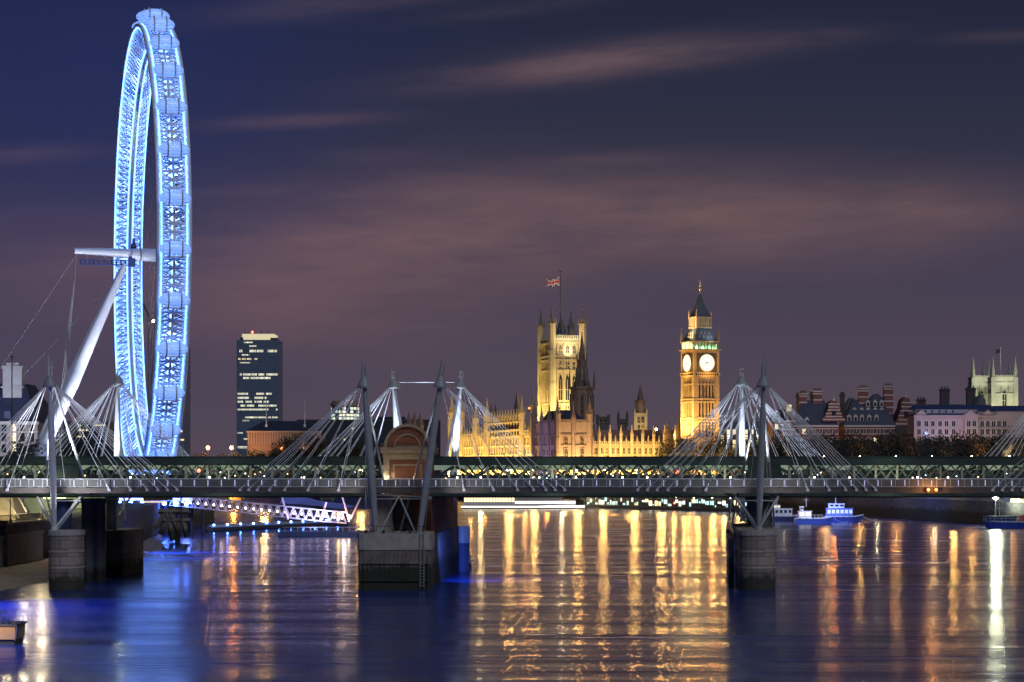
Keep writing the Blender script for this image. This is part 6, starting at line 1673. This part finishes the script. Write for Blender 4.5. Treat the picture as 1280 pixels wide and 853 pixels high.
blue_hull = M('blue_hull_paint', (.03,.06,.30), (.02,.04,.2), .5, .4); navy_hull = M('navy_hull_paint', (.02,.03,.12), (.015,.02,.08), .5, .4); cream = M('cream_cabin_paint', (.6,.6,.62), rough=.5); glassb = M('blue_glass_cabin', (.14,.20,.50), (.10,.14,.4), .5, .2)
b1 = boat('long blue and white tour boat with a glazed cabin, rightmost of the moored boats', 1030, 1079, 700, blue_hull, 1.6, [(.06,.72,1.5,4.1,glassb,EM('tour_boat_window', (.7,.8,1), .45)),(.12,.5,4.2,5.5,cream,glass_dark)])
b2 = boat('small blue workboat with warm cabin lights in front of the tour boat', 993, 1042, 672, blue_hull, 1.7, [(.10,.42,1.6,3.7,cream,lit_warm),(.14,.22,3.9,5.1,cream,glass_dark)])
b3 = boat('dark-hulled barge moored behind the strut of the right pier', 958, 1000, 705, navy_hull, 1.6, [(.1,.75,1.5,3.9,cream,glass_dark),(.2,.4,4.0,5.0,cream,lit_warm)])
b4 = boat('passenger boat crossing with bright white bands of light far under the bridge', 577, 735, 925, M('dark_hull_brown', (.06,.045,.04), rough=.6), 1.1, [(.02,.42,1.2,5.0,cream,EM('saloon_gold', (1,.72,.3), 2.6)),(.42,.9,1.2,3.4,cream,EM('saloon_white', (1,.93,.75), 3.0)),(.42,.8,3.6,5.0,M('dim_deck', (.4,.33,.28)),None)], stripes=((.55,1.25,.0,.97,EM('hull_light_band', (1,.90,.66), 3.2)),), rails=False)
b5 = boat('blue and red hulled pier boat with railings below the bright lamp at the right edge', 1229, 1296, 625, blue_hull, 1.7, [(.02,.6,1.6,3.2,M('boat_dark', (.06,.08,.14)),glass_dark),(.66,1.0,1.3,3.4,M('red_container', (.42,.07,.03)),None)], bow=-1)
boat('small moored launch beside the brick pier', 581, 592, 380, navy_hull, .9, [(.1,.6,.8,2.0,cream,glass_dark)], rails=False)
for px, e, c_ in ((1010, 2500, (.6,.7,1)), (1052, 3500, (.45,.55,1)), (975, 1500, (.8,.8,1))): lamp('SPOT', P(px, 620, 650), e*5, c_, .3, P(px, 645, 690), 80, .9)
# bright white floodlamp at the right edge
wlp = thing('floodlamp', 'very bright white floodlamp on a post at the right edge above the pier boat', 'floodlamp', (PX(1244.5, 645), 645, 0))
mb = MB(); mb.tube((0,0,-1),(0,0,PZ(621,645)-.4), .16, .1, 8); mb.box(-.45,.45,.05,.4,PZ(621,645)-.5,PZ(621,645)+.5); mb.build('post', dark_steel, wlp, local=True)
mb = MB(); mb.ball((0,-.1,PZ(621,645)), .85, .4, .8, 12, 8); mb.build('lens', EM('floodlamp_glow', (.92,1,.68), 420), wlp, local=True)
lamp('POINT', P(1244.5, 621, 643.8), 5000, (.92,1,.7), .4)
# gilded eagle monument
em = thing('eagle_monument', 'gilded eagle statue with raised wings on a pale pylon at the right edge', 'monument', (PX(1258,615), 615, 7.4))
zb_ = PZ(573,615)-7.4
mb = MB(); mb.box(-.9,.9,-.7,.7,0,zb_-.6); mb.box(-1.1,1.1,-.9,.9,zb_-.6,zb_); mb.build('pylon', white_stone, em, local=True)
mb = MB(); mb.ball((0,0,zb_+.55), .62); mb.ball((0,0,zb_+1.3), .5, .45, .8); mb.ball((-.35,-.1,zb_+2.0), .32, .3, .34)
mb.tube((-.5,-.12,zb_+1.95), (-.95,-.14,zb_+1.8), .14, .02, 6)
mb.slab([(.1,zb_+1.0),(.5,zb_+1.1),(1.35,zb_+2.5),(1.75,zb_+3.6),(1.25,zb_+3.9),(.75,zb_+3.2),(.15,zb_+2.0)], -.16, .16); mb.slab([(-.2,zb_+1.1),(-.5,zb_+1.4),(-1.0,zb_+1.2),(-.8,zb_+2.1),(-.4,zb_+2.0)], .1, .3); mb.slab([(.1,zb_+.9),(.7,zb_+.3),(.4,zb_+.1),(-.1,zb_+.5)], -.12, .12)
mb.build('eagle', gilt, em, local=True)
lamp('SPOT', P(1254, 580, 608), 2600, (1,.85,.5), .2, P(1260, 563, 615), 70, .8)
# end of a timber jetty in the lower left corner
jt = thing('jetty', 'end of a low timber jetty with a hooped rail in the lower left corner', 'jetty', (PX(0, 214), 214, 0))
x1_ = PX(25, 214)
mb = MB(); mb.box(x1_-14, x1_-.15, 212.6, 217, .5, 1.75); mb.build('fascia', M('lit_timber_fascia', (.50,.32,.15), (.36,.22,.10), .8, .8), jt)
mb = MB(); mb.box(x1_-14, x1_, 212.4, 217.2, 1.75, 1.95); mb.box(x1_-14, x1_-.3, 212.9, 216.6, -.4, .5); mb.path([(x1_-.1,212.6,.4),(x1_+.08,212.5,1.5),(x1_-.1,212.5,2.12),(x1_-.5,212.5,2.16)], .12, 8); mb.build('deck', dark_steel, jt)
mb = MB()
for x in (x1_-1.0, x1_-1.55, x1_-2.0): mb.path([(x,213,1.95),(x,213,3.0),(x-.15,213,3.18),(x-1.2,213,3.2)], .05, 6)
mb.path([(x1_-.9,213,2.6),(x1_-3,213,2.6)], .04, 5); mb.build('rail_hoop', dark_steel, jt)
lamp('POINT', (x1_-3, 209.5, 3.0), 900, (1,.72,.36), .2)
